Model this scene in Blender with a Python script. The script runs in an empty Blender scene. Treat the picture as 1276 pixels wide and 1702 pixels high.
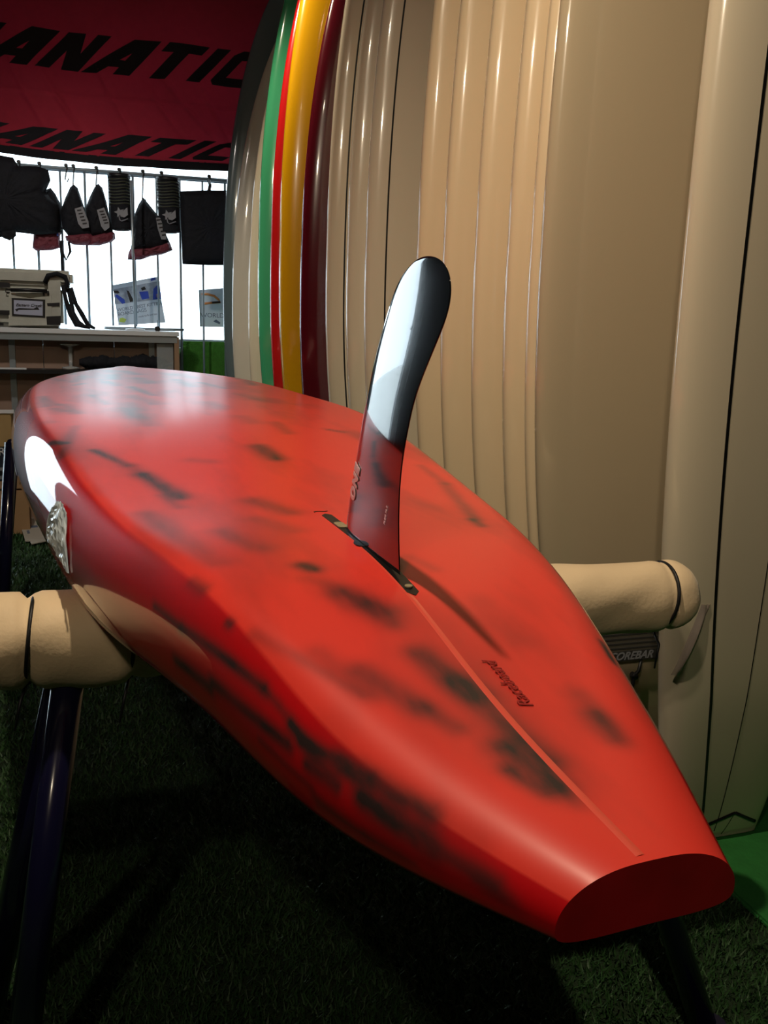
import bpy, bmesh, math, random
import numpy as np
from mathutils import Vector, Matrix

random.seed(7); np.random.seed(7)
sc = bpy.context.scene
COL = sc.collection
rad = math.radians

# ------------------------------------------------------------------ camera
EYE = 1.0
PITCH, ROLL, FPX = rad(12.0), rad(1.83), 1500.0
F = Vector((0, math.cos(PITCH), -math.sin(PITCH)))
UPV = Vector((0, math.sin(PITCH), math.cos(PITCH)))
RGT = Vector((1, 0, 0))
CR = RGT * math.cos(ROLL) + UPV * math.sin(ROLL)
CU = UPV * math.cos(ROLL) - RGT * math.sin(ROLL)
cam_d = bpy.data.cameras.new('camera')
cam = bpy.data.objects.new('camera', cam_d); COL.objects.link(cam)
M3 = Matrix((CR, CU, -F)).transposed()
cam.matrix_world = Matrix.Translation((0, 0, EYE)) @ M3.to_4x4()
cam_d.sensor_fit = 'VERTICAL'; cam_d.sensor_height = 24.0
cam_d.lens = 24.0 * FPX / 1702.0
cam_d.clip_start = 0.02; cam_d.clip_end = 100
sc.camera = cam

# room axes: U runs across the shop, V runs down its length to the window
YAW = rad(17.64)
U = Vector((math.cos(YAW), math.sin(YAW), 0)); V = Vector((-math.sin(YAW), math.cos(YAW), 0)); Z = Vector((0, 0, 1))
def W(u, v, z): return U * u + V * v + Z * z
def ray(px, py): return F + CR * ((px - 638) / FPX) - CU * ((py - 851) / FPX)
def on_v(px, py, v):            # pixel -> room coordinates (u, v, z) on the plane v = const
    d = ray(px, py); d = d * (v / d.dot(V)); return (d.dot(U), v, d.z + EYE)
def on_z(px, py, z):
    d = ray(px, py); d = d * ((z - EYE) / d.z); return (d.dot(U), d.dot(V), z)
ROOM = Matrix.Rotation(YAW, 4, 'Z')      # objects in room coordinates get this matrix

# ------------------------------------------------------------------ light
sc.view_settings.view_transform = 'Standard'; sc.view_settings.look = 'None'
sc.view_settings.gamma = 1; sc.view_settings.use_curve_mapping = False
sc.view_settings.exposure = 0.0
world = bpy.data.worlds.new('overcast_sky'); sc.world = world; world.use_nodes = True
bg = world.node_tree.nodes['Background']
bg.inputs[0].default_value = (0.74, 0.90, 1.0, 1); bg.inputs[1].default_value = 4.2
def area(name, u, v, z, su, sv, power, col, rot=None, portal=False):
    l = bpy.data.lights.new(name, 'AREA'); l.shape = 'RECTANGLE'; l.size = su; l.size_y = sv
    l.energy = power; l.color = col
    o = bpy.data.objects.new(name, l); COL.objects.link(o)
    o.matrix_world = ROOM @ Matrix.Translation((u, v, z)) @ (rot or Matrix())
    if portal: l.cycles.is_portal = True
    return o
def spot(name, u, v, z, target, power, col, angle=100, blend=.8, r=.03):
    l = bpy.data.lights.new(name, 'SPOT'); l.energy = power; l.color = col
    l.spot_size = rad(angle); l.spot_blend = blend; l.shadow_soft_size = r
    o = bpy.data.objects.new(name, l); COL.objects.link(o)
    p = W(u, v, z); t = W(*target)
    o.matrix_world = Matrix.Translation(p) @ (t - p).to_track_quat('-Z', 'Y').to_matrix().to_4x4()
    return o
WARM = (1.0, 0.83, 0.60)
spot('key_fill_spot', 0.04, .93, 2.52, (0.35, 1.25, 0.7), 84, WARM, 125, .9, .025)
spot('key_fill_spot', -0.55, -0.9, 2.5, (0.75, 1.9, 1.75), 52, WARM, 66, .7, .05)  # added fill from behind the camera, brightens the upright board faces
spot('key_fill_spot', -.45, 3.0, 2.35, (-.05, 4.75, .55), 48, (1, .9, .80), 72, .7, .05)  # added fill aimed at the counter front, which is dark without it
spot('key_fill_spot', .15, 3.35, 2.55, (.95, 3.35, 1.3), 62, WARM, 80, .8, .05)
spot('key_fill_spot', -.75, -.7, 2.5, (0.05, .75, .75), 30, WARM, 62, .9, .05)  # added fill from behind left for the red board's rail and tail
area('door_portal', -1.59, 5.0, 1.17, .86, 2.34, 0, (1, 1, 1), Matrix.Rotation(rad(-90), 4, 'X'), portal=True)
area('window_portal', .19, 5.0, 1.58, 1.58, 1.52, 0, (1, 1, 1), Matrix.Rotation(rad(-90), 4, 'X'), portal=True)

# ------------------------------------------------------------------ materials
def mat(name, col, rough=.5, metal=0, coat=0, coat_rough=.03, spec=.5, noise=None, bump=None, trans=0, ior=1.45, alpha=1, sheen=0, sub=0):
    m = bpy.data.materials.new(name); m.use_nodes = True
    nt = m.node_tree; b = nt.nodes['Principled BSDF']
    b.inputs['Base Color'].default_value = (*col, 1); b.inputs['Roughness'].default_value = rough
    b.inputs['Metallic'].default_value = metal; b.inputs['Coat Weight'].default_value = coat
    b.inputs['Coat Roughness'].default_value = coat_rough; b.inputs['Specular IOR Level'].default_value = spec
    b.inputs['Transmission Weight'].default_value = trans; b.inputs['IOR'].default_value = ior
    b.inputs['Alpha'].default_value = alpha; b.inputs['Sheen Weight'].default_value = sheen
    if noise:
        sc_, amt, stretch = noise
        tc = nt.nodes.new('ShaderNodeTexCoord'); mp = nt.nodes.new('ShaderNodeMapping'); mp.inputs['Scale'].default_value = stretch
        n = nt.nodes.new('ShaderNodeTexNoise'); n.inputs['Scale'].default_value = sc_; n.inputs['Detail'].default_value = 5
        mx = nt.nodes.new('ShaderNodeMix'); mx.data_type = 'RGBA'
        mx.inputs[6].default_value = (*[c * (1 - amt) for c in col], 1); mx.inputs[7].default_value = (*[min(1, c * (1 + amt)) for c in col], 1)
        nt.links.new(tc.outputs['Object'], mp.inputs[0]); nt.links.new(mp.outputs[0], n.inputs['Vector'])
        nt.links.new(n.outputs[0], mx.inputs[0]); nt.links.new(mx.outputs[2], b.inputs['Base Color'])
    if bump:
        bs, st, dist = bump
        tc = nt.nodes.new('ShaderNodeTexCoord'); n = nt.nodes.new('ShaderNodeTexNoise'); n.inputs['Scale'].default_value = bs; n.inputs['Detail'].default_value = 4
        bp = nt.nodes.new('ShaderNodeBump'); bp.inputs['Strength'].default_value = st; bp.inputs['Distance'].default_value = dist
        nt.links.new(tc.outputs['Object'], n.inputs['Vector']); nt.links.new(n.outputs[0], bp.inputs['Height']); nt.links.new(bp.outputs[0], b.inputs['Normal'])
    return m
M = {}
M['black_gloss'] = mat('black gloss', (.006, .006, .008), .12, coat=1, coat_rough=.02)
M['black'] = mat('black plastic', (.008, .008, .010), .45)
M['navy'] = mat('navy powder coat', (.006, .006, .028), .22, coat=.6, coat_rough=.12)
M['foam'] = mat('cream foam', (.86, .66, .42), .62, noise=(14, .10, (1, 1, 1)), bump=(180, .25, .002), sheen=.2)
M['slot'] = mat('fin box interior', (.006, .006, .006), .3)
M['brass'] = mat('grit plate', (.32, .27, .16), .45, noise=(300, .5, (1, 1, 1)))
M['cloth_black'] = mat('black cloth', (.0045, .006, .011), .85, noise=(20, .5, (1, 1, 1)), bump=(40, .6, .01))
M['cloth_hem'] = mat('maroon trim', (.17, .03, .05), .6, bump=(70, .7, .01))
M['clear'] = mat('plastic film', (.55, .62, .66), .15, coat=.5, alpha=.35)
M['white_lam'] = mat('white laminate', (.70, .74, .78), .35)
M['ply'] = mat('plywood', (.32, .22, .17), .6, noise=(5, .35, (1, 1, .15)))
M['ply_edge'] = mat('ply edge', (.34, .21, .13), .6, noise=(14, .25, (1, 1, .1)))
M['steel'] = mat('brushed steel', (.36, .42, .46), .35, metal=.6)
M['rod'] = mat('painted rod', (.22, .29, .34), .4)
M['bag_fab'] = mat('coated grey fabric', (.42, .43, .38), .5, noise=(22, .2, (1, 1, 1)), bump=(60, .3, .004))
M['white'] = mat('white print', (.75, .75, .78), .5)
M['grey_print'] = mat('grey print', (.22, .23, .26), .5)
M['pink_print'] = mat('pale print', (.95, .74, .80), .4)
M['dark_red_print'] = mat('dark red print', (.34, .012, .010), .5)
M['wall'] = mat('dark painted wall', (.055, .05, .048), .8, noise=(3, .15, (1, 1, 1)))
M['ceil'] = mat('ceiling paint', (.16, .15, .14), .9)
M['frame'] = mat('window frame paint', (.20, .24, .28), .5)
M['pave'] = mat('pale pavement', (.62, .62, .6), .8, noise=(2, .1, (1, 1, 1)))
M['card'] = mat('cardboard', (.42, .28, .12), .7, noise=(9, .2, (1, 1, 1)))
M['wood_l'] = mat('pine plank', (.36, .22, .11), .6, noise=(8, .25, (.2, 1, 1)))
M['paper'] = mat('paper card', (.40, .38, .33), .7)
M['paper_blue'] = mat('poster paper', (.62, .72, .82), .5)
M['glass'] = mat('window glass', (1, 1, 1), 0.0, trans=1, ior=1.02)
M['blue'] = mat('poster blue', (.02, .06, .40), .5)
M['orange'] = mat('poster orange', (.75, .30, .10), .5)
M['green_print'] = mat('poster lime', (.45, .60, .10), .5)
M['turf_bright'] = mat('bright green felt', (.020, .17, .030), .85, noise=(26, .35, (1, 1, 1)), bump=(120, .5, .004))
M['grass'] = mat('turf backing', (.013, .034, .011), .95, noise=(60, .6, (1, 1, 1)), bump=(260, .8, .01))
M['blade'] = mat('turf blade', (.025, .078, .020), .55, noise=(9, .6, (1, 1, 1)))

def banner_mat(name, col):
    m = mat(name, col, .8, noise=(30, .12, (1, 1, 1)), bump=(260, .12, .003))
    nt = m.node_tree; b = nt.nodes['Principled BSDF']; out = nt.nodes['Material Output']
    tr = nt.nodes.new('ShaderNodeBsdfTranslucent'); tr.inputs[0].default_value = (*col, 1)
    mx = nt.nodes.new('ShaderNodeMixShader'); mx.inputs[0].default_value = .10
    nt.links.new(b.outputs[0], mx.inputs[1]); nt.links.new(tr.outputs[0], mx.inputs[2]); nt.links.new(mx.outputs[0], out.inputs[0])
    return m
M['banner'] = banner_mat('red flag cloth', (.24, .010, .022))
M['banner_ink'] = mat('black flag ink', (.006, .006, .010), .8)

def board_gel(name, col, rough=.22, amt=.04, coat=1.0):
    return mat(name, col, rough, coat=coat, coat_rough=.06, noise=(1.5, amt, (1, 1, .3)))
CREAM = (.76, .60, .39)
G = dict(cream=board_gel('cream gelcoat', CREAM), cream2=board_gel('warm cream gelcoat', (.78, .62, .41)),
         pale=board_gel('pale cream gelcoat', (.70, .62, .48)), white=board_gel('off white gelcoat', (.66, .62, .52)),
         grey=board_gel('smoky grey gelcoat', (.13, .18, .19)), green=board_gel('seafoam green gelcoat', (.06, .42, .20)),
         red=board_gel('red gelcoat', (.62, .012, .014)), yellow=board_gel('yellow gelcoat', (.80, .42, .006)),
         maroon=board_gel('maroon gelcoat', (.10, .004, .012)), tan=board_gel('tan gelcoat', (.50, .41, .28)))

# ------------------------------------------------------------------ object helpers
def link(name, me, m, parent=None, mtx=None):
    o = bpy.data.objects.new(name, me); COL.objects.link(o)
    if m is not None:
        for mm in (m if isinstance(m, (list, tuple)) else [m]): me.materials.append(mm)
    if parent is not None: o.parent = parent
    elif mtx is not None: o.matrix_world = mtx
    return o
def tag(o, label=None, cat=None, group=None, kind=None):
    if label: o['label'] = label
    if cat: o['category'] = cat
    if group: o['group'] = group
    if kind: o['kind'] = kind
    return o
def thing(name, label, cat, mtx, group=None, kind=None):
    o = bpy.data.objects.new(name, None); o.empty_display_size = .05; COL.objects.link(o); o.matrix_world = mtx
    return tag(o, label, cat, group, kind)
class MB:
    def __init__(s): s.v = []; s.f = []; s.sm = []
    def add(s, vs, fs, smooth=False):
        k = len(s.v); s.v += [tuple(p) for p in vs]; s.f += [tuple(i + k for i in f) for f in fs]; s.sm += [smooth] * len(fs); return s
    def box(s, c, d, rot=None, bev=0.0):
        x, y, z = [q / 2 for q in d]
        b = min(bev, x * .9, y * .9, z * .9)
        if b <= 0:
            vs = [Vector((i * x, j * y, k * z)) for i in (-1, 1) for j in (-1, 1) for k in (-1, 1)]
            fs = [(0, 1, 3, 2), (4, 6, 7, 5), (0, 4, 5, 1), (2, 3, 7, 6), (0, 2, 6, 4), (1, 5, 7, 3)]
        else:
            bm = bmesh.new(); bmesh.ops.create_cube(bm, size=1)
            for v_ in bm.verts: v_.co = Vector((v_.co.x * 2 * x, v_.co.y * 2 * y, v_.co.z * 2 * z))
            bmesh.ops.bevel(bm, geom=bm.edges[:], offset=b, segments=2, affect='EDGES')
            bm.verts.index_update(); vs = [v_.co.copy() for v_ in bm.verts]; fs = [[v_.index for v_ in f.verts] for f in bm.faces]; bm.free()
        if rot: vs = [rot @ p for p in vs]
        return s.add([p + Vector(c) for p in vs], fs)
    def tube(s, pts, r, n=12, cap=True):
        pts = [Vector(p) for p in pts]; rs = r if isinstance(r, (list, tuple)) else [r] * len(pts)
        vs = []; prev = None
        for i, p in enumerate(pts):
            t = (pts[min(i + 1, len(pts) - 1)] - pts[max(i - 1, 0)]).normalized()
            if prev is None: a = t.orthogonal().normalized()
            else: a = (prev - t * prev.dot(t)).normalized()
            prev = a; b = t.cross(a)
            for k in range(n):
                th = 2 * math.pi * k / n; vs.append(p + (a * math.cos(th) + b * math.sin(th)) * rs[i])
        fs = [(i * n + k, i * n + (k + 1) % n, (i + 1) * n + (k + 1) % n, (i + 1) * n + k) for i in range(len(pts) - 1) for k in range(n)]
        s.add(vs, fs, True)
        if cap:
            k0 = len(s.v) - len(vs)
            s.f.append(tuple(k0 + k for k in reversed(range(n)))); s.sm.append(False)
            s.f.append(tuple(k0 + (len(pts) - 1) * n + k for k in range(n))); s.sm.append(False)
        return s
    def prism(s, poly, d0, d1, fr):           # poly in 2D, fr(x, y, d) -> point
        n = len(poly); vs = [fr(x, y, d0) for x, y in poly] + [fr(x, y, d1) for x, y in poly]
        fs = [tuple(range(n)), tuple(range(2 * n - 1, n - 1, -1))] + [(i, n + i, n + (i + 1) % n, (i + 1) % n) for i in range(n)]
        return s.add(vs, fs)
    def build(s, name, m, parent=None, mtx=None):
        me = bpy.data.meshes.new(name); me.from_pydata(s.v, [], s.f)
        me.polygons.foreach_set('use_smooth', s.sm)
        bm = bmesh.new(); bm.from_mesh(me); bmesh.ops.recalc_face_normals(bm, faces=bm.faces[:]); bm.to_mesh(me); bm.free()
        me.update(); return link(name, me, m, parent, mtx)
def text_mesh(txt, size, ext=.0008, bold=.0, shear=0.0, space=1.0, align='LEFT'):
    c = bpy.data.curves.new('lettering', 'FONT'); c.body = txt; c.size = size; c.extrude = ext; c.offset = bold; c.shear = shear
    c.space_character = space; c.resolution_u = 3; c.align_x = align
    o = bpy.data.objects.new('lettering', c); COL.objects.link(o)
    dg = bpy.context.evaluated_depsgraph_get(); dg.update()
    me = bpy.data.meshes.new_from_object(o.evaluated_get(dg)); bpy.data.objects.remove(o); bpy.data.curves.remove(c)
    return me
def lettering(name, txt, size, m, parent, local, **kw):
    me = text_mesh(txt, size, **kw); me.materials.clear(); o = link(name, me, m, parent)
    o.matrix_local = local; return o
def frame_mtx(x, y, z, p):
    m = Matrix((x, y, z)).transposed().to_4x4(); m.translation = p; return m

# ------------------------------------------------------------------ setting
def struct(name, mb, m, parent=None):
    o = mb.build(name, m, parent, None if parent else ROOM)
    if not parent: tag(o, kind='structure')
    return o
UL, UR, VF, VB, HC = -3.3, 1.85, -2.6, 5.02, 2.72
struct('floor', MB().box(((UL + UR) / 2, (VF + VB) / 2, -.03), (UR - UL + .3, VB - VF + .3, .06)), M['grass'])
struct('ceiling', MB().box(((UL + UR) / 2, (VF + VB) / 2, HC + .04), (UR - UL + .3, VB - VF + .3, .08)), M['ceil'])
struct('wall_right', MB().box((UR + .05, (VF + VB) / 2, HC / 2), (.1, VB - VF + .2, HC)), M['wall'])
struct('wall_left', MB().box((UL - .05, (VF + VB) / 2, HC / 2), (.1, VB - VF + .2, HC)), M['wall'])
struct('wall_front', MB().box(((UL + UR) / 2, VF - .05, HC / 2), (UR - UL + .2, .1, HC)), M['wall'])
WU0, WU1, WZ0, WZ1 = -.60, .98, .82, 2.34
DU0, DU1, DZ1 = -2.02, -1.16, 2.34
wb = MB(); vm = VB + .06
def wpan(u0, u1, z0, z1): wb.box(((u0 + u1) / 2, vm, (z0 + z1) / 2), (u1 - u0, .12, z1 - z0))
wpan(UL - .1, DU0, 0, HC); wpan(DU1, WU0, 0, HC); wpan(WU1, UR + .1, 0, HC); wpan(DU0, DU1, DZ1, HC); wpan(WU0, WU1, WZ1, HC); wpan(WU0, WU1, 0, WZ0)
struct('wall_back', wb, mat('blue grey wall paint', (.20, .27, .34), .8))
win = thing('window_1', None, None, ROOM, kind='structure')
fb = MB(); t = .045
fb.box(((WU0 + WU1) / 2, VB + .05, WZ0 + t / 2), (WU1 - WU0, .07, t)).box(((WU0 + WU1) / 2, VB + .05, WZ1 - t / 2), (WU1 - WU0, .07, t))
fb.box((WU0 + t / 2, VB + .05, (WZ0 + WZ1) / 2), (t, .07, WZ1 - WZ0)).box((WU1 - t / 2, VB + .05, (WZ0 + WZ1) / 2), (t, .07, WZ1 - WZ0))
fb.build('window_frame', M['frame'], win)
MB().box(((WU0 + WU1) / 2, VB + .055, (WZ0 + WZ1) / 2), (WU1 - WU0 - .09, .004, WZ1 - WZ0 - .09)).build('pane', M['glass'], win)
MB().box(((WU0 + WU1) / 2, VB - .04, WZ0 - .012), (WU1 - WU0 + .1, .12, .03), bev=.006).build('window_sill', M['steel'], win)
door = thing('door_1', None, None, ROOM, kind='structure')
db = MB(); dm = (DU0 + DU1) / 2
db.box((DU0 + .03, VB + .05, DZ1 / 2), (.06, .05, DZ1)).box((DU1 - .03, VB + .05, DZ1 / 2), (.06, .05, DZ1)).box((dm, VB + .05, DZ1 - .03), (DU1 - DU0, .05, .06)).box((dm, VB + .05, .05), (DU1 - DU0, .05, .10))
db.build('door_frame', M['frame'], door)
MB().box((dm, VB + .055, DZ1 / 2), (DU1 - DU0 - .1, .005, DZ1 - .14)).build('pane', M['glass'], door)
MB().tube([(DU0 + .10, VB + .0, .9), (DU0 + .10, VB - .03, .92), (DU0 + .10, VB - .03, 1.28), (DU0 + .10, VB + .0, 1.3)], .012, 10).build('door_handle', M['steel'], door)
pv = MB().box(((UL + UR) / 2, VB + 6, -.2), (24, 11.7, .1)).build('pavement', M['pave'], None, ROOM); tag(pv, kind='structure')

# turf pile on the floor: fine blades, nobody could count them
def blades(n, u0, u1, v0, v1, h, w, skip=None):
    u = np.random.uniform(u0, u1, n); v = np.random.uniform(v0, v1, n)
    if skip is not None:
        k = ~skip(u, v); u, v = u[k], v[k]; n = len(u)
    a = np.random.uniform(0, 2 * np.pi, n); lean = np.random.uniform(.2, 1.0, n) * h; hh = h * np.random.uniform(.5, 1.1, n)
    b = a + np.random.uniform(-1, 1, n)
    P = np.zeros((n, 3, 3)); dx, dy = np.cos(a) * w / 2, np.sin(a) * w / 2
    P[:, 0, 0] = u - dx; P[:, 0, 1] = v - dy; P[:, 1, 0] = u + dx; P[:, 1, 1] = v + dy
    P[:, 2, 0] = u + np.sin(b) * lean; P[:, 2, 1] = v - np.cos(b) * lean; P[:, 2, 2] = hh
    return P.reshape(-1, 3)
MAT_U = 1.06
def on_mat(u, v): return (u > MAT_U)
bl = np.concatenate([blades(110000, -1.0, 1.15, .55, 1.9, .016, .0035, on_mat), blades(60000, -1.2, 1.15, 1.9, 3.4, .018, .005, on_mat),
                     blades(40000, -1.2, .9, 3.4, 4.9, .02, .007)])
me = bpy.data.meshes.new('turf_pile'); me.vertices.add(len(bl)); me.vertices.foreach_set('co', bl.ravel().astype('f'))
nb = len(bl) // 3; me.loops.add(nb * 3); me.polygons.add(nb)
me.loops.foreach_set('vertex_index', np.arange(nb * 3, dtype='i')); me.polygons.foreach_set('loop_start', np.arange(0, nb * 3, 3, dtype='i'))
me.update(calc_edges=True)
tag(link('turf_pile', me, M['blade'], None, ROOM), 'short dark green artificial grass pile covering the shop floor', 'grass', kind='stuff')
mt = MB().box(((MAT_U + UR) / 2, 1.6, .006), (UR - MAT_U, 6.2, .012), bev=.004).build('floor_mat', M['turf_bright'], None, ROOM)
tag(mt, 'bright green smooth felt mat under the feet of the standing boards', 'mat')

# ------------------------------------------------------------------ the red board
SK = [-.33, -.2, 0, .25, .6, 1.0, 1.5, 2.0, 2.35, 2.6, 2.72]
WK = [.0562, .1154, .1726, .2359, .2917, .3329, .3523, .3294, .2530, .1480, .0627]
RS = [-.33, -.15, 0, .3, .8, 1.4, 2.0, 2.72]
RK = [-.038, -.0265, -.0035, .0016, .0158, -.0014, -.0238, -.055]
def cub(x, xk, yk):
    x = np.asarray(x, float); xk = np.array(xk, float); yk = np.array(yk, float)
    n = len(xk); h = np.diff(xk); A = np.zeros((n, n)); b = np.zeros(n); A[0, 0] = A[-1, -1] = 1
    for i in range(1, n - 1):
        A[i, i - 1] = h[i - 1]; A[i, i] = 2 * (h[i - 1] + h[i]); A[i, i + 1] = h[i]
        b[i] = 6 * ((yk[i + 1] - yk[i]) / h[i] - (yk[i] - yk[i - 1]) / h[i - 1])
    Mm = np.linalg.solve(A, b); i = np.clip(np.searchsorted(xk, x) - 1, 0, n - 2)
    t = x - xk[i]; u = xk[i + 1] - x; H = h[i]
    return Mm[i] * u**3 / 6 / H + Mm[i + 1] * t**3 / 6 / H + (yk[i] / H - Mm[i] * H / 6) * u + (yk[i + 1] / H - Mm[i + 1] * H / 6) * t
def thick(s):
    s = float(s); return .1388 * (float(cub(s, [-.33, -.15, .1, .6, 1.2, 2.0, 2.45, 2.72], [.28, .56, .82, .97, 1, .88, .60, .3])) if s < 2.72 else float(np.interp(s, [2.72, 2.76], [.3, .12])))
PH = np.linspace(-1, 1, 2401)
def flatf(s): return float(np.clip(cub(s, [-.33, -.22, -.1, .1, .4, 1.2, 2.0, 2.4, 2.72], [.14, .44, .66, .77, .815, .81, .76, .66, .48]), .1, .86)) if s < 2.72 else .48
def half_w(s): return float(cub(s, SK, WK)) if s <= 2.72 else .0627 * math.sqrt(max(0.02, 1 - ((s - 2.72) / .035)**2))
def rock(s): return float(cub(min(s, 2.72), RS, RK))
def sect(s, low):
    w = half_w(s); T_ = float(thick(s)); tu = .66 * T_; ff = flatf(s); at = np.abs(PH)
    th = np.clip((at - .4) / .6, 0, 1) * np.pi / 2
    x = w * np.sign(PH) * np.where(at < .4, ff * at / .4, ff + (1 - ff) * np.sin(th)**.85)
    c = np.clip(np.cos(th), 0, 1)
    z = (-tu - (T_ - tu) * c**(2 / 3.)) if low else -tu * (1 - c**.9)
    z = z + rock(s) - .0035 * (x / max(w, .01))**2; g = np.concatenate([[0], np.cumsum(np.hypot(np.diff(x), np.diff(z)))]); return x, z, g - g[1200]
def top_arc(s, n):
    x, z, g = sect(s, False); q = np.linspace(-1, 1, n) * g[-1]
    return np.interp(q, g, x), np.interp(q, g, z), q
def low_arc(s, n):
    x, z, g = sect(s, True); q = np.linspace(1, -1, n) * g[-1]
    return np.interp(q, g, x)[1:-1], np.interp(q, g, z)[1:-1]
BA = Vector((-.35636, .93385, .03038)).normalized(); BN = Vector((-.00177, -.03319, .99945)).normalized()
BS = BA.cross(BN).normalized(); BN = BS.cross(BA).normalized()
BOARD = frame_mtx(BS, BA, BN, Vector((.02727, .72628, -.22 + EYE)))   # local x right, y to the nose, z out of the hull
board = thing('surfboard', 'red and black-smudged surfboard lying fin up on the padded stands', 'surfboard', BOARD)
STREAKS = [(0.505, -0.17, 0.377, -0.139, 0.022, 0.8), (0.661, -0.22, 0.558, -0.181, 0.015, 0.8), (0.558, -0.181, 0.391, -0.137, 0.022, 0.55), (0.747, -0.277, 0.72, -0.258, 0.015, 0.8), (1.128, -0.265, 1.069, -0.249, 0.025, 0.5), (0.936, -0.281, 0.916, -0.272, 0.02, 0.3), (0.644, 0.014, 0.561, 0.021, 0.016, 0.75), (0.571, -0.095, 0.558, -0.072, 0.015, 0.3), (0.84, 0.085, 0.737, 0.084, 0.012, 0.4), (0.767, 0.153, 0.737, 0.176, 0.01, 0.7), (0.923, 0.044, 0.846, 0.049, 0.02, 0.3), (0.083, -0.073, 0.071, -0.068, 0.01, 1.0), (0.05, -0.078, 0.027, -0.059, 0.01, 0.3), (0.014, -0.058, -0.024, -0.035, 0.016, 0.8), (-0.011, -0.051, -0.045, -0.037, 0.012, 0.5), (0.343, -0.062, 0.277, -0.035, 0.018, 0.6), (0.257, -0.074, 0.197, -0.051, 0.015, 0.35), (0.315, -0.186, 0.113, -0.145, 0.025, 0.45), (0.217, -0.126, 0.143, -0.1, 0.015, 0.4), (0.394, -0.158, 0.333, -0.146, 0.015, 0.4), (-0.09, -0.031, -0.149, -0.014, 0.013, 0.7), (-0.131, -0.02, -0.231, -0.005, 0.013, 0.7), (-0.21, -0.023, -0.257, -0.013, 0.013, 0.85), (-0.233, -0.032, -0.258, -0.022, 0.008, 0.8), (-0.1, -0.081, -0.153, -0.057, 0.012, 0.6), (-0.153, -0.057, -0.181, -0.043, 0.01, 0.5), (-0.07, -0.104, -0.131, -0.083, 0.01, 0.35), (-0.191, 0.055, -0.219, 0.053, 0.01, 0.85), (-0.166, 0.057, -0.2, 0.054, 0.013, 0.4), (-0.026, 0.05, -0.086, 0.052, 0.015, 0.25), (0.384, 0.201, 0.198, 0.154, 0.015, 0.55), (0.197, 0.149, 0.17, 0.147, 0.012, 0.8), (0.492, 0.212, 0.384, 0.201, 0.012, 0.35), (0.081, 0.028, 0.046, 0.038, 0.008, 0.3), (0.006, -0.159, 0.001, -0.157, 0.008, 1.0), (0.087, -0.173, 0.064, -0.166, 0.012, 0.6), (-0.024, -0.144, -0.128, -0.09, 0.01, 0.35), (-0.185, -0.115, -0.273, -0.074, 0.01, 0.2), (0.122, -0.22, 0.062, -0.204, 0.008, 0.9), (0.062, -0.204, -0.074, -0.153, 0.009, 1.0), (-0.074, -0.153, -0.1, -0.146, 0.007, 0.6), (0.066, -0.235, -0.004, -0.21, 0.01, 0.9), (-0.004, -0.204, -0.121, -0.155, 0.01, 0.95), (-0.111, -0.145, -0.173, -0.135, 0.009, 0.9), (-0.13, -0.143, -0.195, -0.11, 0.009, 1.0), (-0.165, -0.125, -0.241, -0.088, 0.007, 0.9), (-0.143, -0.149, -0.173, -0.135, 0.01, 1.0), (-0.195, -0.123, -0.252, -0.099, 0.009, 1.0), (-0.244, -0.103, -0.296, -0.079, 0.006, 0.9), (-0.156, -0.161, -0.207, -0.139, 0.006, 0.8), (-0.207, -0.139, -0.244, -0.121, 0.004, 0.7), (-0.286, -0.085, -0.308, -0.078, 0.005, 0.5), (-0.084, -0.183, -0.154, -0.156, 0.005, 0.5), (-0.092, 0.128, -0.116, 0.122, 0.005, 0.9), (-0.257, -0.013, -0.273, -0.011, 0.008, 0.3), (-0.197, 0.115, -0.214, 0.109, 0.006, 0.3)]

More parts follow.
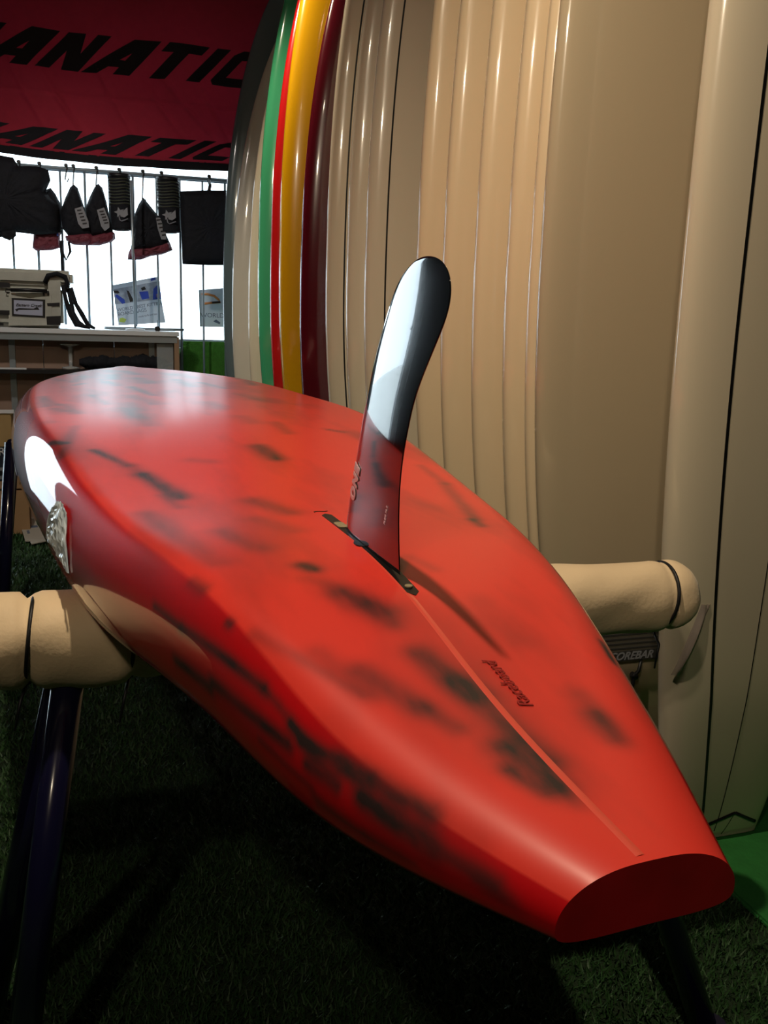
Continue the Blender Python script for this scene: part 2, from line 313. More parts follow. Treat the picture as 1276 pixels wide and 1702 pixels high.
rs = random.Random(3)
for _ in range(34):      # the rest of the hull: faint smudges along the length
    s0 = rs.uniform(.6, 2.5); g0 = rs.uniform(-.30, .30); l = rs.uniform(.05, .30)
    STREAKS.append((s0, g0, s0 + l, g0 + rs.uniform(-.03, .03), rs.uniform(.012, .03), rs.uniform(.2, .6)))
def hull():
    NT, NL = 161, 40
    S = np.concatenate([np.linspace(-.33, .75, 190), np.linspace(.76, 2.72, 150), 2.72 + .035 * np.sin(np.linspace(.2, 1.35, 6))])
    vs = []; at = []; rail = []
    ST = np.array(STREAKS)
    for s in S:
        x, z, q = top_arc(s, NT); lx, lz = low_arc(s, NL)
        vs += [(a, s, b) for a, b in zip(x, z)] + [(a, s, b) for a, b in zip(lx, lz)]
        g = np.concatenate([q, np.full(NL - 2, q[0])])
        # density of smudge paint at (s, g)
        ax, ay, bx, by, hw, st = ST.T
        dx, dy = bx - ax, by - ay; L2 = dx * dx + dy * dy + 1e-9
        tt = np.clip(((s - ax) * dx + (g[:, None] - ay) * dy) / L2, 0, 1)
        d2 = (s - ax - tt * dx)**2 + (g[:, None] - ay - tt * dy)**2
        D = 1 - np.prod(1 - np.clip(st * .95, 0, .98) * np.exp(-d2 / (2 * (hw * np.where(np.abs(ay) > .14, .42, .72))**2)), axis=1); D[NT:] = 0
        at.append(D)
        gg = np.abs(np.concatenate([x / max(x[-1], 1e-6), np.ones(NL - 2)])); rail.append(gg)
    R = NT + NL - 2; n = len(S)
    fs = [(i * R + k, i * R + (k + 1) % R, (i + 1) * R + (k + 1) % R, (i + 1) * R + k) for i in range(n - 1) for k in range(R)]
    sm = [True] * len(fs)
    fs.append(tuple(range(R))); fs.append(tuple((n - 1) * R + k for k in reversed(range(R)))); sm += [False, True]
    me = bpy.data.meshes.new('hull'); me.from_pydata(vs, [], fs); me.polygons.foreach_set('use_smooth', sm)
    bm = bmesh.new(); bm.from_mesh(me); bmesh.ops.recalc_face_normals(bm, faces=bm.faces[:])
    bm.edges.ensure_lookup_table()
    for e in bm.edges:
        if all(v_.index < R for v_ in e.verts): e.smooth = False
    bm.faces.ensure_lookup_table()
    for f_ in bm.faces:
        if len(f_.verts) > 20 and f_.calc_center_median().y < -.3: f_.material_index = 1
    bm.to_mesh(me); bm.free()
    a = me.attributes.new('smudge', 'FLOAT', 'POINT'); a.data.foreach_set('value', np.concatenate(at).astype('f'))
    a = me.attributes.new('edge', 'FLOAT', 'POINT'); a.data.foreach_set('value', np.concatenate(rail).astype('f'))
    return me
def hull_mat():
    m = mat('red smudged hull', (.62, .02, .015), .42, coat=1, coat_rough=.04)
    nt = m.node_tree; b = nt.nodes['Principled BSDF']; N = nt.nodes.new; L = nt.links.new
    at = N('ShaderNodeAttribute'); at.attribute_name = 'smudge'; ed = N('ShaderNodeAttribute'); ed.attribute_name = 'edge'
    tc = N('ShaderNodeTexCoord'); mp = N('ShaderNodeMapping'); mp.inputs['Scale'].default_value = (1, .28, 1); L(tc.outputs['Object'], mp.inputs[0])
    n1 = N('ShaderNodeTexNoise'); n1.inputs['Scale'].default_value = 55; n1.inputs['Detail'].default_value = 6; L(mp.outputs[0], n1.inputs['Vector'])
    n2 = N('ShaderNodeTexNoise'); n2.inputs['Scale'].default_value = 9; n2.inputs['Detail'].default_value = 4; L(mp.outputs[0], n2.inputs['Vector'])
    # smudge * (0.5 + noise)
    a1 = N('ShaderNodeMath'); a1.operation = 'ADD'; a1.inputs[1].default_value = .50; L(n1.outputs[0], a1.inputs[0])
    mu = N('ShaderNodeMath'); mu.operation = 'MULTIPLY'; L(at.outputs['Fac'], mu.inputs[0]); L(a1.outputs[0], mu.inputs[1])
    r2 = N('ShaderNodeMapRange'); r2.inputs[1].default_value = .49; r2.inputs[2].default_value = .80; r2.inputs[3].default_value = 0; r2.inputs[4].default_value = .60; L(n2.outputs[0], r2.inputs[0])
    s = N('ShaderNodeMath'); s.operation = 'ADD'; L(mu.outputs[0], s.inputs[0]); L(r2.outputs[0], s.inputs[1]); s.use_clamp = True
    er = N('ShaderNodeMapRange'); er.inputs[1].default_value = .865; er.inputs[2].default_value = .885; L(ed.outputs['Fac'], er.inputs[0])
    base = N('ShaderNodeMix'); base.data_type = 'RGBA'; base.inputs[6].default_value = (.82, .048, .032, 1); base.inputs[7].default_value = (.56, .004, .008, 1); L(er.outputs[0], base.inputs[0])
    mx = N('ShaderNodeMix'); mx.data_type = 'RGBA'; mx.inputs[7].default_value = (.035, .022, .022, 1); L(s.outputs[0], mx.inputs[0]); L(base.outputs[2], mx.inputs[6])
    L(mx.outputs[2], b.inputs['Base Color'])
    cr = N('ShaderNodeMapRange'); cr.inputs[1].default_value = .86; cr.inputs[2].default_value = .895; cr.inputs[3].default_value = .23; cr.inputs[4].default_value = .018; L(ed.outputs['Fac'], cr.inputs[0])
    L(cr.outputs[0], b.inputs['Coat Roughness'])
    cw_ = N('ShaderNodeMapRange'); cw_.inputs[1].default_value = .86; cw_.inputs[2].default_value = .895; cw_.inputs[3].default_value = .38; cw_.inputs[4].default_value = 1; L(ed.outputs['Fac'], cw_.inputs[0]); L(cw_.outputs[0], b.inputs['Coat Weight'])
    b.inputs['Specular IOR Level'].default_value = .25
    return m
M['tail'] = mat('dark red tail block', (.55, .008, .014), .45, coat=.3, coat_rough=.3, noise=(25, .45, (1, 1, 1)))
link('hull', hull(), [hull_mat(), M['tail']], board)
# raised glass seam down the centre behind the fin
sp = MB()
SS = np.linspace(-.325, .16, 40)
vs = []
for s in SS:
    z0 = rock(s) + float(0); x0_ = -.0075; vs += [(x0_, s, z0 - .0001), (x0_ + .002, s, z0 + .0004), (x0_ + .0035, s, z0 + .0004), (x0_ + .006, s, z0 - .0001)]
sp.add(vs, [(i * 4 + k, i * 4 + k + 1, (i + 1) * 4 + k + 1, (i + 1) * 4 + k) for i in range(len(SS) - 1) for k in range(3)], True)
M['seam'] = mat('glassed seam', (.82, .075, .042), .42, coat=1, coat_rough=.2)
sp.build('centre_seam', M['seam'], board)
# fin box: dark slot with a widened notch and gritty plates, sits on the hull
def strip(s0, s1, w, h, n=40):
    mb = MB(); vs = []
    for k in range(n + 1):
        y = s0 + (s1 - s0) * k / n; e = min((y - s0), (s1 - y)) / (w / 2); hw = w / 2 * math.sqrt(max(0, 1 - (1 - min(1, e))**2)) + .0002; z = rock(y)
        vs += [(-hw, y, z - .0004), (-hw, y, z + h), (hw, y, z + h), (hw, y, z - .0004)]
    mb.add(vs, [(i * 4 + k, i * 4 + k + 1, (i + 1) * 4 + k + 1, (i + 1) * 4 + k) for i in range(n) for k in range(3)]); return mb
fbx = strip(-.004, .258, .0105, .0006).build('fin_box', M['slot'], board)
strip(.118, .140, .018, .0012).build('fin_box_notch', M['slot'], fbx)
strip(.190, .214, .0095, .0016).build('grit_plate', M['brass'], fbx)
MB().tube([(0, .012, rock(.012)), (0, .012, rock(.012) + .0022)], .0034, 10).build('fin_screw', M['brass'], fbx)
# fin
FIN = [(0.1855, -0.004), (0.1724, 0.0444), (0.1563, 0.0822), (0.1427, 0.1179), (0.1258, 0.1529), (0.1066, 0.1898), (0.086, 0.2186), (0.0652, 0.2441), (0.046, 0.2576), (0.0224, 0.2667), (-0.0026, 0.2693), (-0.0267, 0.2658), (-0.0416, 0.258), (-0.0481, 0.247), (-0.0447, 0.2303), (-0.0325, 0.2132), (-0.0131, 0.1911), (0.003, 0.1718), (0.0162, 0.1519), (0.0259, 0.1297), (0.0344, 0.1048), (0.0389, 0.0778), (0.0388, 0.0539), (0.0353, 0.0235), (0.0305, -0.004)]
def smooth_curve(P, n):
    P = np.array(P); d = np.concatenate([[0], np.cumsum(np.hypot(*np.diff(P, axis=0).T))]); q = np.linspace(0, d[-1], n)
    X, Y = cub(q, d, P[:, 0]), cub(q, d, P[:, 1]); k = np.ones(9) / 9
    Xs = np.convolve(np.pad(X, 4, 'edge'), k, 'valid'); Ys = np.convolve(np.pad(Y, 4, 'edge'), k, 'valid'); Ys = np.maximum(Ys, -.004); return list(zip(Xs, Ys))
FIN = smooth_curve(FIN, 260); FTOP = max(range(len(FIN)), key=lambda i: FIN[i][1])
def fin_mesh(lead, trail, th0, name, m, parent, n=110, nx=40):
    # lead/trail: functions of h giving s; foil section
    mb = MB(); H = [lead[i][1] for i in range(len(lead))]
    hl = np.array([p[1] for p in lead]); sl = np.array([p[0] for p in lead]); ht = np.array([p[1] for p in trail]); st = np.array([p[0] for p in trail])
    hmax = hl[-1]; q = np.linspace(0, 1, n); hs = hl[0] + (hmax - hl[0]) * np.sin(q * np.pi / 2)**1.0
    vs = []; R = 2 * nx
    for h in hs:
        a = np.interp(h, hl, sl); b = np.interp(h, ht, st); c = max(a - b, .0004); th = th0 * (1 - .75 * (h / hmax)**1.3) * min(1, (c / .05)**.8)
        for side in (1, -1):
            rng = range(nx) if side == 1 else range(nx, 0, -1)
            for k in rng:
                x = k / nx; f = 1.4845 * math.sqrt(max(x, 0)) - .63 * x - 1.758 * x * x + 1.4215 * x**3 - .518 * x**4
                vs.append((side * f * th, a - c * x, h))
    fs = [(i * R + k, i * R + (k + 1) % R, (i + 1) * R + (k + 1) % R, (i + 1) * R + k) for i in range(n - 1) for k in range(R)]
    mb.add(vs, fs, True); mb.f.append(tuple((n - 1) * R + k for k in range(R))); mb.sm.append(True)
    return mb.build(name, m, parent)
M['fin'] = mat('polished carbon fin', (.004, .004, .006), .08, coat=1, coat_rough=.006, spec=.8)
fin = fin_mesh(FIN[:FTOP + 1], FIN[:FTOP - 1:-1], .0050, 'fin', M['fin'], board)
def fin_text(name, txt, size, s, h, ang, m, off=-.005, **kw):
    x = Vector((0, -math.sin(ang) * 0 + math.cos(ang), math.sin(ang)))   # reading direction within fin plane (y, z)
    up = Vector((0, math.sin(ang), -math.cos(ang)))
    # visible face looks towards -x: x cross up must be -x
    n_ = x.cross(up)
    if n_.x > 0: up = -up; n_ = -n_
    return lettering(name, txt, size, m, fin, frame_mtx(x, up, n_, Vector((off, s, h))), **kw)
fin_text('fin_lettering', 'ONE', .0165, .1535, .040, math.atan2(.0525, -.0215), M['pink_print'], off=-.0028, bold=.0012, space=1.25, ext=.0003)
fin_text('fin_small_print', 'FLEX 10.5', .0042, .070, .038, math.atan2(.025, -.008), M['pink_print'], off=-.0015, space=1.1, ext=.0002)
# printed name along the seam, reads towards the nose
sl = (rock(-.09) - rock(-.17)) / .08; tx_ = Vector((0, 1, sl)).normalized(); ty_ = Vector((-1, 0, .02)).normalized()
lettering('printed_name', 'Raceboard', .014, M['dark_red_print'], board, frame_mtx(tx_, ty_, tx_.cross(ty_), Vector((.019, -.172, rock(-.172) + .0006))), bold=.0001, ext=.0002, shear=.3)
lettering('printed_mark', '~', .03, M['slot'], board, frame_mtx(Vector((1, 0, 0)), Vector((0, 1, 0)), Z, Vector((-.010, .262, rock(.27) + .0003))), ext=.0002)
# crumpled pale patch on the left rail
def patch():
    vs = []; n1, n2 = 22, 16
    for i in range(n1):
        for j in range(n2):
            s = .40 + .15 * i / (n1 - 1); g = -1.0 + (.30) * (j / (n2 - 1)) - .0
            x, z, q = top_arc(s, 201)
            e = math.sqrt(max(0, 1 - ((i / (n1 - 1)) * 2 - 1)**2))
            jj = (j / (n2 - 1)) * e
            k = int((.0 + .10 * jj) * 200)
            if j == 0:
                kk = 0
            r_ = random.uniform(.0004, .0036)
            vs.append((x[k] - r_ - .0006, s, z[k] + r_ * .3))
    mb = MB(); mb.add(vs, [(i * n2 + j, i * n2 + j + 1, (i + 1) * n2 + j + 1, (i + 1) * n2 + j) for i in range(n1 - 1) for j in range(n2 - 1)], False)
    M['rail_patch'] = mat('crumpled pale sheet', (.66, .76, .84), .25, coat=.6)
    o = mb.build('pale_patch', M['rail_patch'], board); tag(o, 'crumpled pale patch'); return o
patch()

# ------------------------------------------------------------------ padded stands
def leg_line(top_px, bot_px, v0, v1, ztop):
    a = Vector(on_v(*top_px, v0)); b = Vector(on_v(*bot_px, v1)); d = (b - a)
    t0 = (ztop - a.z) / d.z; t1 = (.0 - a.z) / d.z
    return a + d * t0, a + d * t1
def stand(label, v, z, u0, u1, legs, rad_fn, ties, grp):
    st = thing('padded_stand', label, 'stand', ROOM @ Matrix.Translation(((u0 + u1) / 2, v, 0)), grp)
    off = Vector(((u0 + u1) / 2, v, 0))
    MB().tube([Vector((u0 + .03, v, z)) - off, Vector((u1 - .03, v, z)) - off], .022, 16).build('crossbar', M['navy'], st)
    n, m_ = 150, 48; vs = []
    for i in range(n):
        q = i / (n - 1); u = u0 + (u1 - u0) * (.5 - .5 * math.cos(math.pi * q)) if False else u0 + (u1 - u0) * q
        r = rad_fn(u)
        e = min((u - u0) / .045, (u1 - u) / .045, 1); r *= math.sqrt(max(0.0, 1 - (1 - e)**2)) * .93 + .07
        for tu_, dep in ties: r -= dep * math.exp(-((u - tu_) / .006)**2)
        for k in range(m_):
            th = 2 * math.pi * k / m_
            lump = 1 + .06 * math.sin(2 * th + 7 * u) + .035 * math.sin(3 * th + 17 * u + 1) + .02 * math.sin(th * 2 - 41 * u) + .012 * math.sin(5 * th + 63 * u) + .05 * math.exp(-((th - 5.2) / .5)**2) * math.sin(22 * u + .5) + (.12 * math.exp(-((u - legs[0][2]) / .09)**2) * max(0, -math.sin(th))**3)
            flat = 1.0 if math.sin(th) < .55 else 1 - .03
            vs.append(Vector((u, v + r * lump * math.cos(th) * 1.0, z + r * lump * flat * math.sin(th))) - off)
    mb = MB(); mb.add(vs, [(i * m_ + k, i * m_ + (k + 1) % m_, (i + 1) * m_ + (k + 1) % m_, (i + 1) * m_ + k) for i in range(n - 1) for k in range(m_)], True)
    mb.f += [tuple(range(m_)), tuple((n - 1) * m_ + k for k in reversed(range(m_)))]; mb.sm += [True, True]
    pad = mb.build('foam_pad', M['foam'], st)
    for tu_, dep in ties:
        r = rad_fn(tu_) - dep + .001
        pts = [Vector((tu_ + .006 * math.sin(a_), v + (r + .0035) * math.cos(a_), z + (r + .0035) * math.sin(a_) * .985)) - off for a_ in [2 * math.pi * k / 40 for k in range(41)]]
        tb = MB().tube(pts, .0026, 8, False)
        tb.box(pts[30] + Vector((0, -.004, -.005)), (.009, .010, .010), bev=.002)
        tb.tube([pts[30] + Vector((0, -.004, -.008)), pts[30] + Vector((-.006, -.03, -.02)), pts[30] + Vector((-.014, -.036, -.055))], [.0022, .0022, .0014], 8)
        tb.build('cable_tie', M['black'], st)
    for a_, b_, _ in legs:
        MB().tube([a_ - off, b_ - off], .0195, 20).tube([b_ - off + Vector((0, 0, .03)), b_ - off], .023, 16).build('leg', M['navy'], st)
    return st
la = leg_line((111, 1150), (42, 1702), 1.115, 1.03, .57); lb = leg_line((98, 1150), (-8, 1640), 1.145, 1.20, .57)
ra = leg_line((1113, 1530), (1150, 1702), .98, .925, .57)
ra = (ra[0] + Vector((-.05, .01, 0)), ra[1] + Vector((.02, 0, 0)))
rb = (Vector((.58, 1.14, .57)), Vector((.64, 1.32, 0)))
legs = [(*la, -.05), (*lb, -.05), (*ra, .66), (*rb, .66)]
def r_near(u): return .053 + .004 * math.exp(-((u + .02) / .1)**2) - .004 * max(0, (u - .62) / .24)
stand('navy stand with cream foam pad under the tail half of the red board', 1.128, .606, -.42, .862, legs, r_near,
      [(on_v(50, 1060, 1.128)[0], .010), (on_v(222, 1060, 1.10)[0], .008), (.80, .005)], None)
fa = leg_line((17, 728), (6, 980), 3.30, 3.40, .60)
fb2 = leg_line((17, 728), (6, 980), 3.12, 3.02, .60)
fr_ = (Vector((fa[0].x, 3.33, .6)), Vector((fa[0].x - .03, 3.10, 0)))
fl2 = (Vector((.58, 3.27, .6)), Vector((.62, 3.14, 0))); fl3 = (Vector((.58, 3.33, .6)), Vector((.62, 3.45, 0)))
stand('navy stand under the nose end of the red board, mostly hidden', 3.12, .575, fa[0].x + .015, .64,
      [(Vector((fa[0].x + .02, 3.14, .575)), fa[1], fa[0].x), (Vector((fb2[0].x, fb2[0].y, .575)), fb2[1], 0), (Vector((.58, 3.14, .575)), Vector((.62, 3.24, 0)), 0), (Vector((.58, 3.10, .575)), Vector((.62, 2.98, 0)), 0)],
      lambda u: .045, [], None)

# ------------------------------------------------------------------ upright boards in the rack
def shape(z, L, tk=.62):                     # half-width fraction of the outline at height z
    zc = L * .42
    if z > zc: r = (z - zc) / (L - zc); return max(0.0, 1 - r**2.4)**.8
    r = (zc - z) / zc; return 1 - tk * r**2.2
def upright(label, px, W_, L, col, kw_th=.072, dark_lines=(), v=None, rot=0, k=.82, tail_round=True, group='surfboards standing on end along the right wall', extra=None, faces=None, py=540, rocker=.05, tiltu=0.0, rexp=2.6, tk=.62):
    if v is None:
        k0 = .836; a = math.atan((px - 638) / FPX) + rad(17)
        v = (k0 + .09 * 1.19) / (math.tan(a) + .09)
    u, _, _ = on_v(px, py, v)
    cr_ = rad(rot); cu = u + W_ * shape(EYE, L, tk) * math.cos(cr_); v = v + W_ * shape(EYE, L, tk) * math.sin(cr_)   # centre of the board
    o = thing('upright_surfboard', label, 'surfboard', ROOM @ Matrix.Translation((cu, v, .013)) @ Matrix.Rotation(rad(rot), 4, 'Z'), group)
    nz = 70; m_ = 44; vs = []; zs = [L * (1 - math.cos(math.pi * i / (nz - 1))) / 2 for i in range(nz)]
    def rk(z): return rocker * (2 * abs(z / L - .45))**2.2
    for z in zs:
        hw = max(W_ * shape(z, L, tk), .004); q = z / L
        th = kw_th * .5 * max(.12, min(1, (q / .12)**.5, ((1 - q) / .22)**.6))
        for j in range(m_):
            a = 2 * math.pi * j / m_; c, s_ = math.cos(a), math.sin(a)
            vs.append((math.copysign(abs(c)**(2 / 4.2), c) * hw, math.copysign(abs(s_)**(2 / rexp), s_) * th + rk(z), z))
    mb = MB(); mb.add(vs, [(i * m_ + j, i * m_ + (j + 1) % m_, (i + 1) * m_ + (j + 1) % m_, (i + 1) * m_ + j) for i in range(nz - 1) for j in range(m_)], True)
    mb.f += [tuple(range(m_)), tuple((nz - 1) * m_ + j for j in reversed(range(m_)))]; mb.sm += [False, True]
    mb.build('hull', col, o)
    def face_y(x, z):                # near face of the hull at local x, z
        hw = max(W_ * shape(z, L, tk), .004); q = z / L; th = kw_th * .5 * max(.12, min(1, (q / .12)**.5, ((1 - q) / .22)**.6))
        c = min(1, abs(x) / hw)**(4.2 / 2); s_ = math.sqrt(max(0, 1 - c * c)); return -(s_**(2 / rexp)) * th + rk(z)
    for xo, wd in dark_lines:         # xo = distance from the left rail at mid height
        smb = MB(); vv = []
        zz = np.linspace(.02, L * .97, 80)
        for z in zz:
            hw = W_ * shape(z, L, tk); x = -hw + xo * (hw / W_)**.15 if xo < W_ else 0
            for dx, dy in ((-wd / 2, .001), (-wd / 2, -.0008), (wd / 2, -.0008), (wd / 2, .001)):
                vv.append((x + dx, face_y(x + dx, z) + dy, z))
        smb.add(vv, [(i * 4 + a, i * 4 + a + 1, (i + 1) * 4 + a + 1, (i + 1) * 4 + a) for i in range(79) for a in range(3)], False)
        smb.build('dark_line', M['slot'], o)  # thin dark strip following the near face
    return o, face_y, (cu, v)
upright('smoky grey surfboard nearest the window, farthest of the upright row', 371, .285, 2.50, G['grey'], v=4.46)
upright('off-white surfboard just behind the smoky grey one', 386, .28, 2.30, G['white'], v=4.27)
upright('narrow off-white surfboard touching the green one', 413, .28, 2.36, G['pale'], v=3.98)
upright('seafoam green surfboard beside the bright red one', 429, .29, 2.66, G['green'], v=3.80, kw_th=.085)
upright('bright red surfboard squeezed between the green and yellow ones', 449, .29, 2.60, G['red'], v=3.60)
upright('yellow surfboard between the red and maroon ones', 464, .29, 2.70, G['yellow'], v=3.44, kw_th=.10)
upright('dark maroon surfboard between the yellow and cream ones', 498, .29, 2.48, G['maroon'], v=3.19, kw_th=.085)
upright('cream surfboard with a dark line, directly beside the maroon one', 541, .29, 2.68, G['pale'], v=2.90, dark_lines=((.052, .005),))
upright('cream surfboard with a dark line, second from the maroon one', 575, .29, 2.68, G['pale'], v=2.71, dark_lines=((.050, .003),))
upright('cream surfboard with a dark line, third from the maroon one', 605, .29, 2.68, G['pale'], v=2.55, dark_lines=((.052, .0045),))
upright('cream surfboard standing to the left behind the fin tip', 690, .29, 2.72, G['cream2'], v=2.17)
upright('cream surfboard standing right behind the fin tip', 733, .29, 2.72, G['cream2'], v=2.03)
upright('cream surfboard whose bright edge rises just right of the fin', 785, .29, 2.72, G['cream2'], v=1.885)
upright('cream surfboard second to the left of the broad brown face', 838, .29, 2.72, G['cream2'], v=1.745)
upright('cream surfboard with bluish edge beside the broad brown face', 876, .29, 2.72, G['cream2'], v=1.64, kw_th=.06)
o16, fy, (cu16, v16) = upright('tan surfboard with broad plain face, grey deck pad and leash', 893, .30, 2.75, G['tan'], v=1.555, kw_th=.06)
# grey grooved deck pad with lettering, black leash below it
def px_local(px, py, cu, v): 
    p = on_v(px, py, v); return p[0] - cu, p[2] - .013
M['pad'] = mat('grey EVA pad', (.16, .15, .12), .8); M['pad_dark'] = mat('dark EVA stripe', (.03, .03, .028), .8)
vface = v16 - .03
x0, zt = px_local(960, 1030, cu16, vface); x1, zb_ = px_local(1135, 1098, cu16, vface); zt = px_local(1050, 1018, cu16, vface)[1]; zb_ = px_local(1050, 1102, cu16, vface)[1]
pad = MB().box(((x0 + x1) / 2, fy(0, .45) - .003, (zt + zb_) / 2), (x1 - x0, .006, zt - zb_), bev=.002).build('deck_pad', M['pad'], o16)
for i in range(8):
    zz = zt - (zt - zb_) * (.08 + i * .092)
    MB().box(((x0 + x1) / 2, fy(0, .45) - .0068, zz), (x1 - x0 - .01, .002, .0036)).build('groove', M['pad_dark'], pad)
MB().box(((x0 + x1) / 2, fy(0, .45) - .0066, zb_ + .014), (x1 - x0 - .01, .002, .020)).build('lettering_band', M['pad_dark'], pad)
xt, ztx = px_local(1014, 1100, cu16, vface)
lettering('pad_lettering', 'SCOREBAR', .0235, M['grey_print'], pad, frame_mtx(Vector((1, 0, 0)), Vector((0, 0, 1)), Vector((0, -1, 0)), Vector((xt - .012, fy(0, .45) - .0082, zb_ + .006))), bold=.0006, shear=.35, ext=.0003)
lp = [px_local(1070, 1100, cu16, vface), px_local(1066, 1118, cu16, vface), px_local(1058, 1126, cu16, vface), px_local(1056, 1140, cu16, vface), px_local(1046, 1180, cu16, vface), px_local(1050, 1230, cu16, vface)]
yl = fy(0, .4) - .006
ls = MB().tube([(a, yl, b) for a, b in lp], [.0035, .0038, .0042, .0042, .003, .003], 10)
ls.tube([(lp[2][0] - .006, yl, lp[2][1] + .004), (lp[2][0] + .006, yl, lp[2][1] - .005)], .006, 10)
ls.build('leash', M['black'], o16)
# nearest board, turned towards the room
o17, fy17, (cu17, v17) = upright('cream surfboard with dark lines and side fin at the right edge of the photo', 1128, .215, 2.75, board_gel('warm white gelcoat', (.66, .58, .44)), v=1.31, kw_th=.075, dark_lines=((.088, .0055), (.3, .0016)), rexp=2.2, tk=.5)
INV17 = o17.matrix_world.inverted()
def loc17(px, py, y=-.036):
    a = INV17 @ Vector((0, 0, EYE)); b = INV17.to_3x3() @ ray(px, py); p = a + b * ((y - a.y) / b.y); return Vector((p.x, 0, p.z))
def fin_side():
    x, z = -.055, .52
    a = loc17(1182, 1008); b = loc17(1140, 1132)
    mb = MB(); vs = []; n = 24
    for i in range(n + 1):
        q = i / n; p = a.lerp(b, q); y0 = fy17(p.x, p.z)
        h = .010 * math.sin(math.pi * min(1, q * .9 + .02))**.7
        for dx, hh in ((-.010, 0), (-.0035, .004), (-.0016, h), (.0016, h), (.0035, .004), (.010, 0)):
            vs.append((p.x + dx, y0 - hh + (0.001 if abs(dx) > .009 else 0), p.z))
    mb.add(vs, [(i * 6 + k, i * 6 + k + 1, (i + 1) * 6 + k + 1, (i + 1) * 6 + k) for i in range(n) for k in range(5)], True)
    M['glassfin'] = mat('glassed-on fin', (.40, .34, .30), .2, coat=1, coat_rough=.05, trans=.4)
    tag(mb.build('side_fin', M['glassfin'], o17), 'glassed-on side fin seen edge on')
fin_side()
def tail_lines():
    mb = MB()
    for pa, pb in (((1195, 1405), (1253, 1376)), ((1253, 1376), (1330, 1412)), ((1253, 1376), (1237, 1418))):
        w_ = .0042 if pb[1] - pa[1] < 60 and abs(pb[0] - pa[0]) > 30 else .0014
        a = loc17(*pa); b = loc17(*pb)
        pts_ = []
        for i in range(9):
            p = a.lerp(b, i / 8)
            if abs(p.x) < .21 * shape(max(p.z, 0), 2.75, .5) and p.z > .002: pts_.append(Vector((p.x, fy17(p.x, p.z) + .001, p.z)))
        if len(pts_) > 1: mb.tube(pts_, w_, 6)
    mb.build('tail_line', M['slot'], o17)
tail_lines()

# ------------------------------------------------------------------ display rail with rods
VR = 4.74
def Rv(px, py, v=VR): return Vector(on_v(px, py, v))
pa, pb = Rv(60, 281), Rv(385, 297); zr = (pa.z + pb.z) / 2
rail = thing('display_rail', 'grey hanging rail with thin upright rods in front of the window', 'rail', ROOM)
MB().tube([(-.95, VR, zr), (.95, VR, zr)], .009, 12).build('rail_bar', M['rod'], rail)
MB().box((0, VR + .02, zr - .006), (1.9, .006, .012)).build('rail_strip', M['rod'], rail)
rod_top = [(20, 290), (58, 290), (97, 284), (138, 286), (180, 289), (221, 291), (261, 294), (299, 297), (336, 299)]
us = [on_v(x, y, VR + .012)[0] for x, y in rod_top]
du = (us[-1] - us[1]) / 7
for k in range(-3, 8 + 2):
    u = us[1] + du * k
    MB().tube([(u, VR + .012, zr), (u, VR + .012, .35 if u > .36 else .93)], .0052 if k % 2 else .0062, 8).build('rod', M['rod'], rail)
M['hook'] = M['steel']
hb = {}
def hook(px, drop=.03):
    u = on_v(px, 285, VR)[0]; mb = MB()
    pts_ = [(u, VR, zr + .012), (u + .006, VR - .012, zr + .008), (u + .002, VR - .016, zr - .01), (u - .006, VR - .018, zr - drop), (u + .004, VR - .022, zr - drop - .012), (u + .010, VR - .022, zr - drop + .004)]
    mb.tube(pts_, .0032, 8); mb.box((u, VR - .008, zr + .014), (.018, .02, .014), bev=.003); mb.build('hook', M['black'], rail)
for px, dp in ((32, .02), (66, .03), (110, .05), (122, .10), (160, .10), (198, .02), (237, .12), (268, .03), (347, .06)): hook(px, dp)

# ------------------------------------------------------------------ hanging goods
def puff(poly, v, th, name, m, parent, steps=5, wr=.004, centre=None, sd=0):
    P = [Vector(on_v(x, y, v)) for x, y in poly]
    # resample outline
    Q = []
    for i in range(len(P)):
        a, b = P[i], P[(i + 1) % len(P)]; n = max(1, int((b - a).length / .018))
        Q += [a.lerp(b, k / n) for k in range(n)]
    c = sum(Q, Vector()) / len(Q) if centre is None else Vector(on_v(*centre, v))
    rn = random.Random(sd); n = len(Q); vs = []
    for sgn in (-1, 1):
        for j in range(steps):
            t = j / steps; d = th * math.sqrt(1 - (1 - t)**2) if t else 0
            for i, q in enumerate(Q):
                p = q.lerp(c, t); w_ = (wr * math.sin(i * 1.7 + j) + wr * rn.uniform(-1, 1)) * (1 if t else 0)
                vs.append((p.x, v + sgn * (d + w_), p.z))
        vs.append((c.x, v + sgn * th, c.z))
    B = steps * n + 1; fs = []
    for s_ in range(2):
        o_ = s_ * B
        for j in range(steps - 1):
            for i in range(n): fs.append((o_ + j * n + i, o_ + j * n + (i + 1) % n, o_ + (j + 1) * n + (i + 1) % n, o_ + (j + 1) * n + i))
        for i in range(n): fs.append((o_ + (steps - 1) * n + i, o_ + (steps - 1) * n + (i + 1) % n, o_ + B - 1))
    mb = MB(); mb.add(vs, fs, True)
    me_o = mb.build(name, m, parent)
    bm = bmesh.new(); bm.from_mesh(me_o.data); bmesh.ops.remove_doubles(bm, verts=bm.verts[:], dist=.0002); bmesh.ops.recalc_face_normals(bm, faces=bm.faces[:]); bm.to_mesh(me_o.data); bm.free()
    return me_o
def flat(poly, v, th, name, m, parent, bow=0):
    P = [on_v(x, y, v) for x, y in poly]; mb = MB()
    mb.prism([(p[0], p[2]) for p in P], v - th, v, lambda x, y, d: (x, d, y)); return mb.build(name, m, parent)
GH = 'goods hanging from the rail in front of the window'
def goods(name, label, cat): return thing(name, label, cat, ROOM, GH)
t1 = goods('hanging_vest', 'large black vest hanging at the far left of the rail', 'vest')
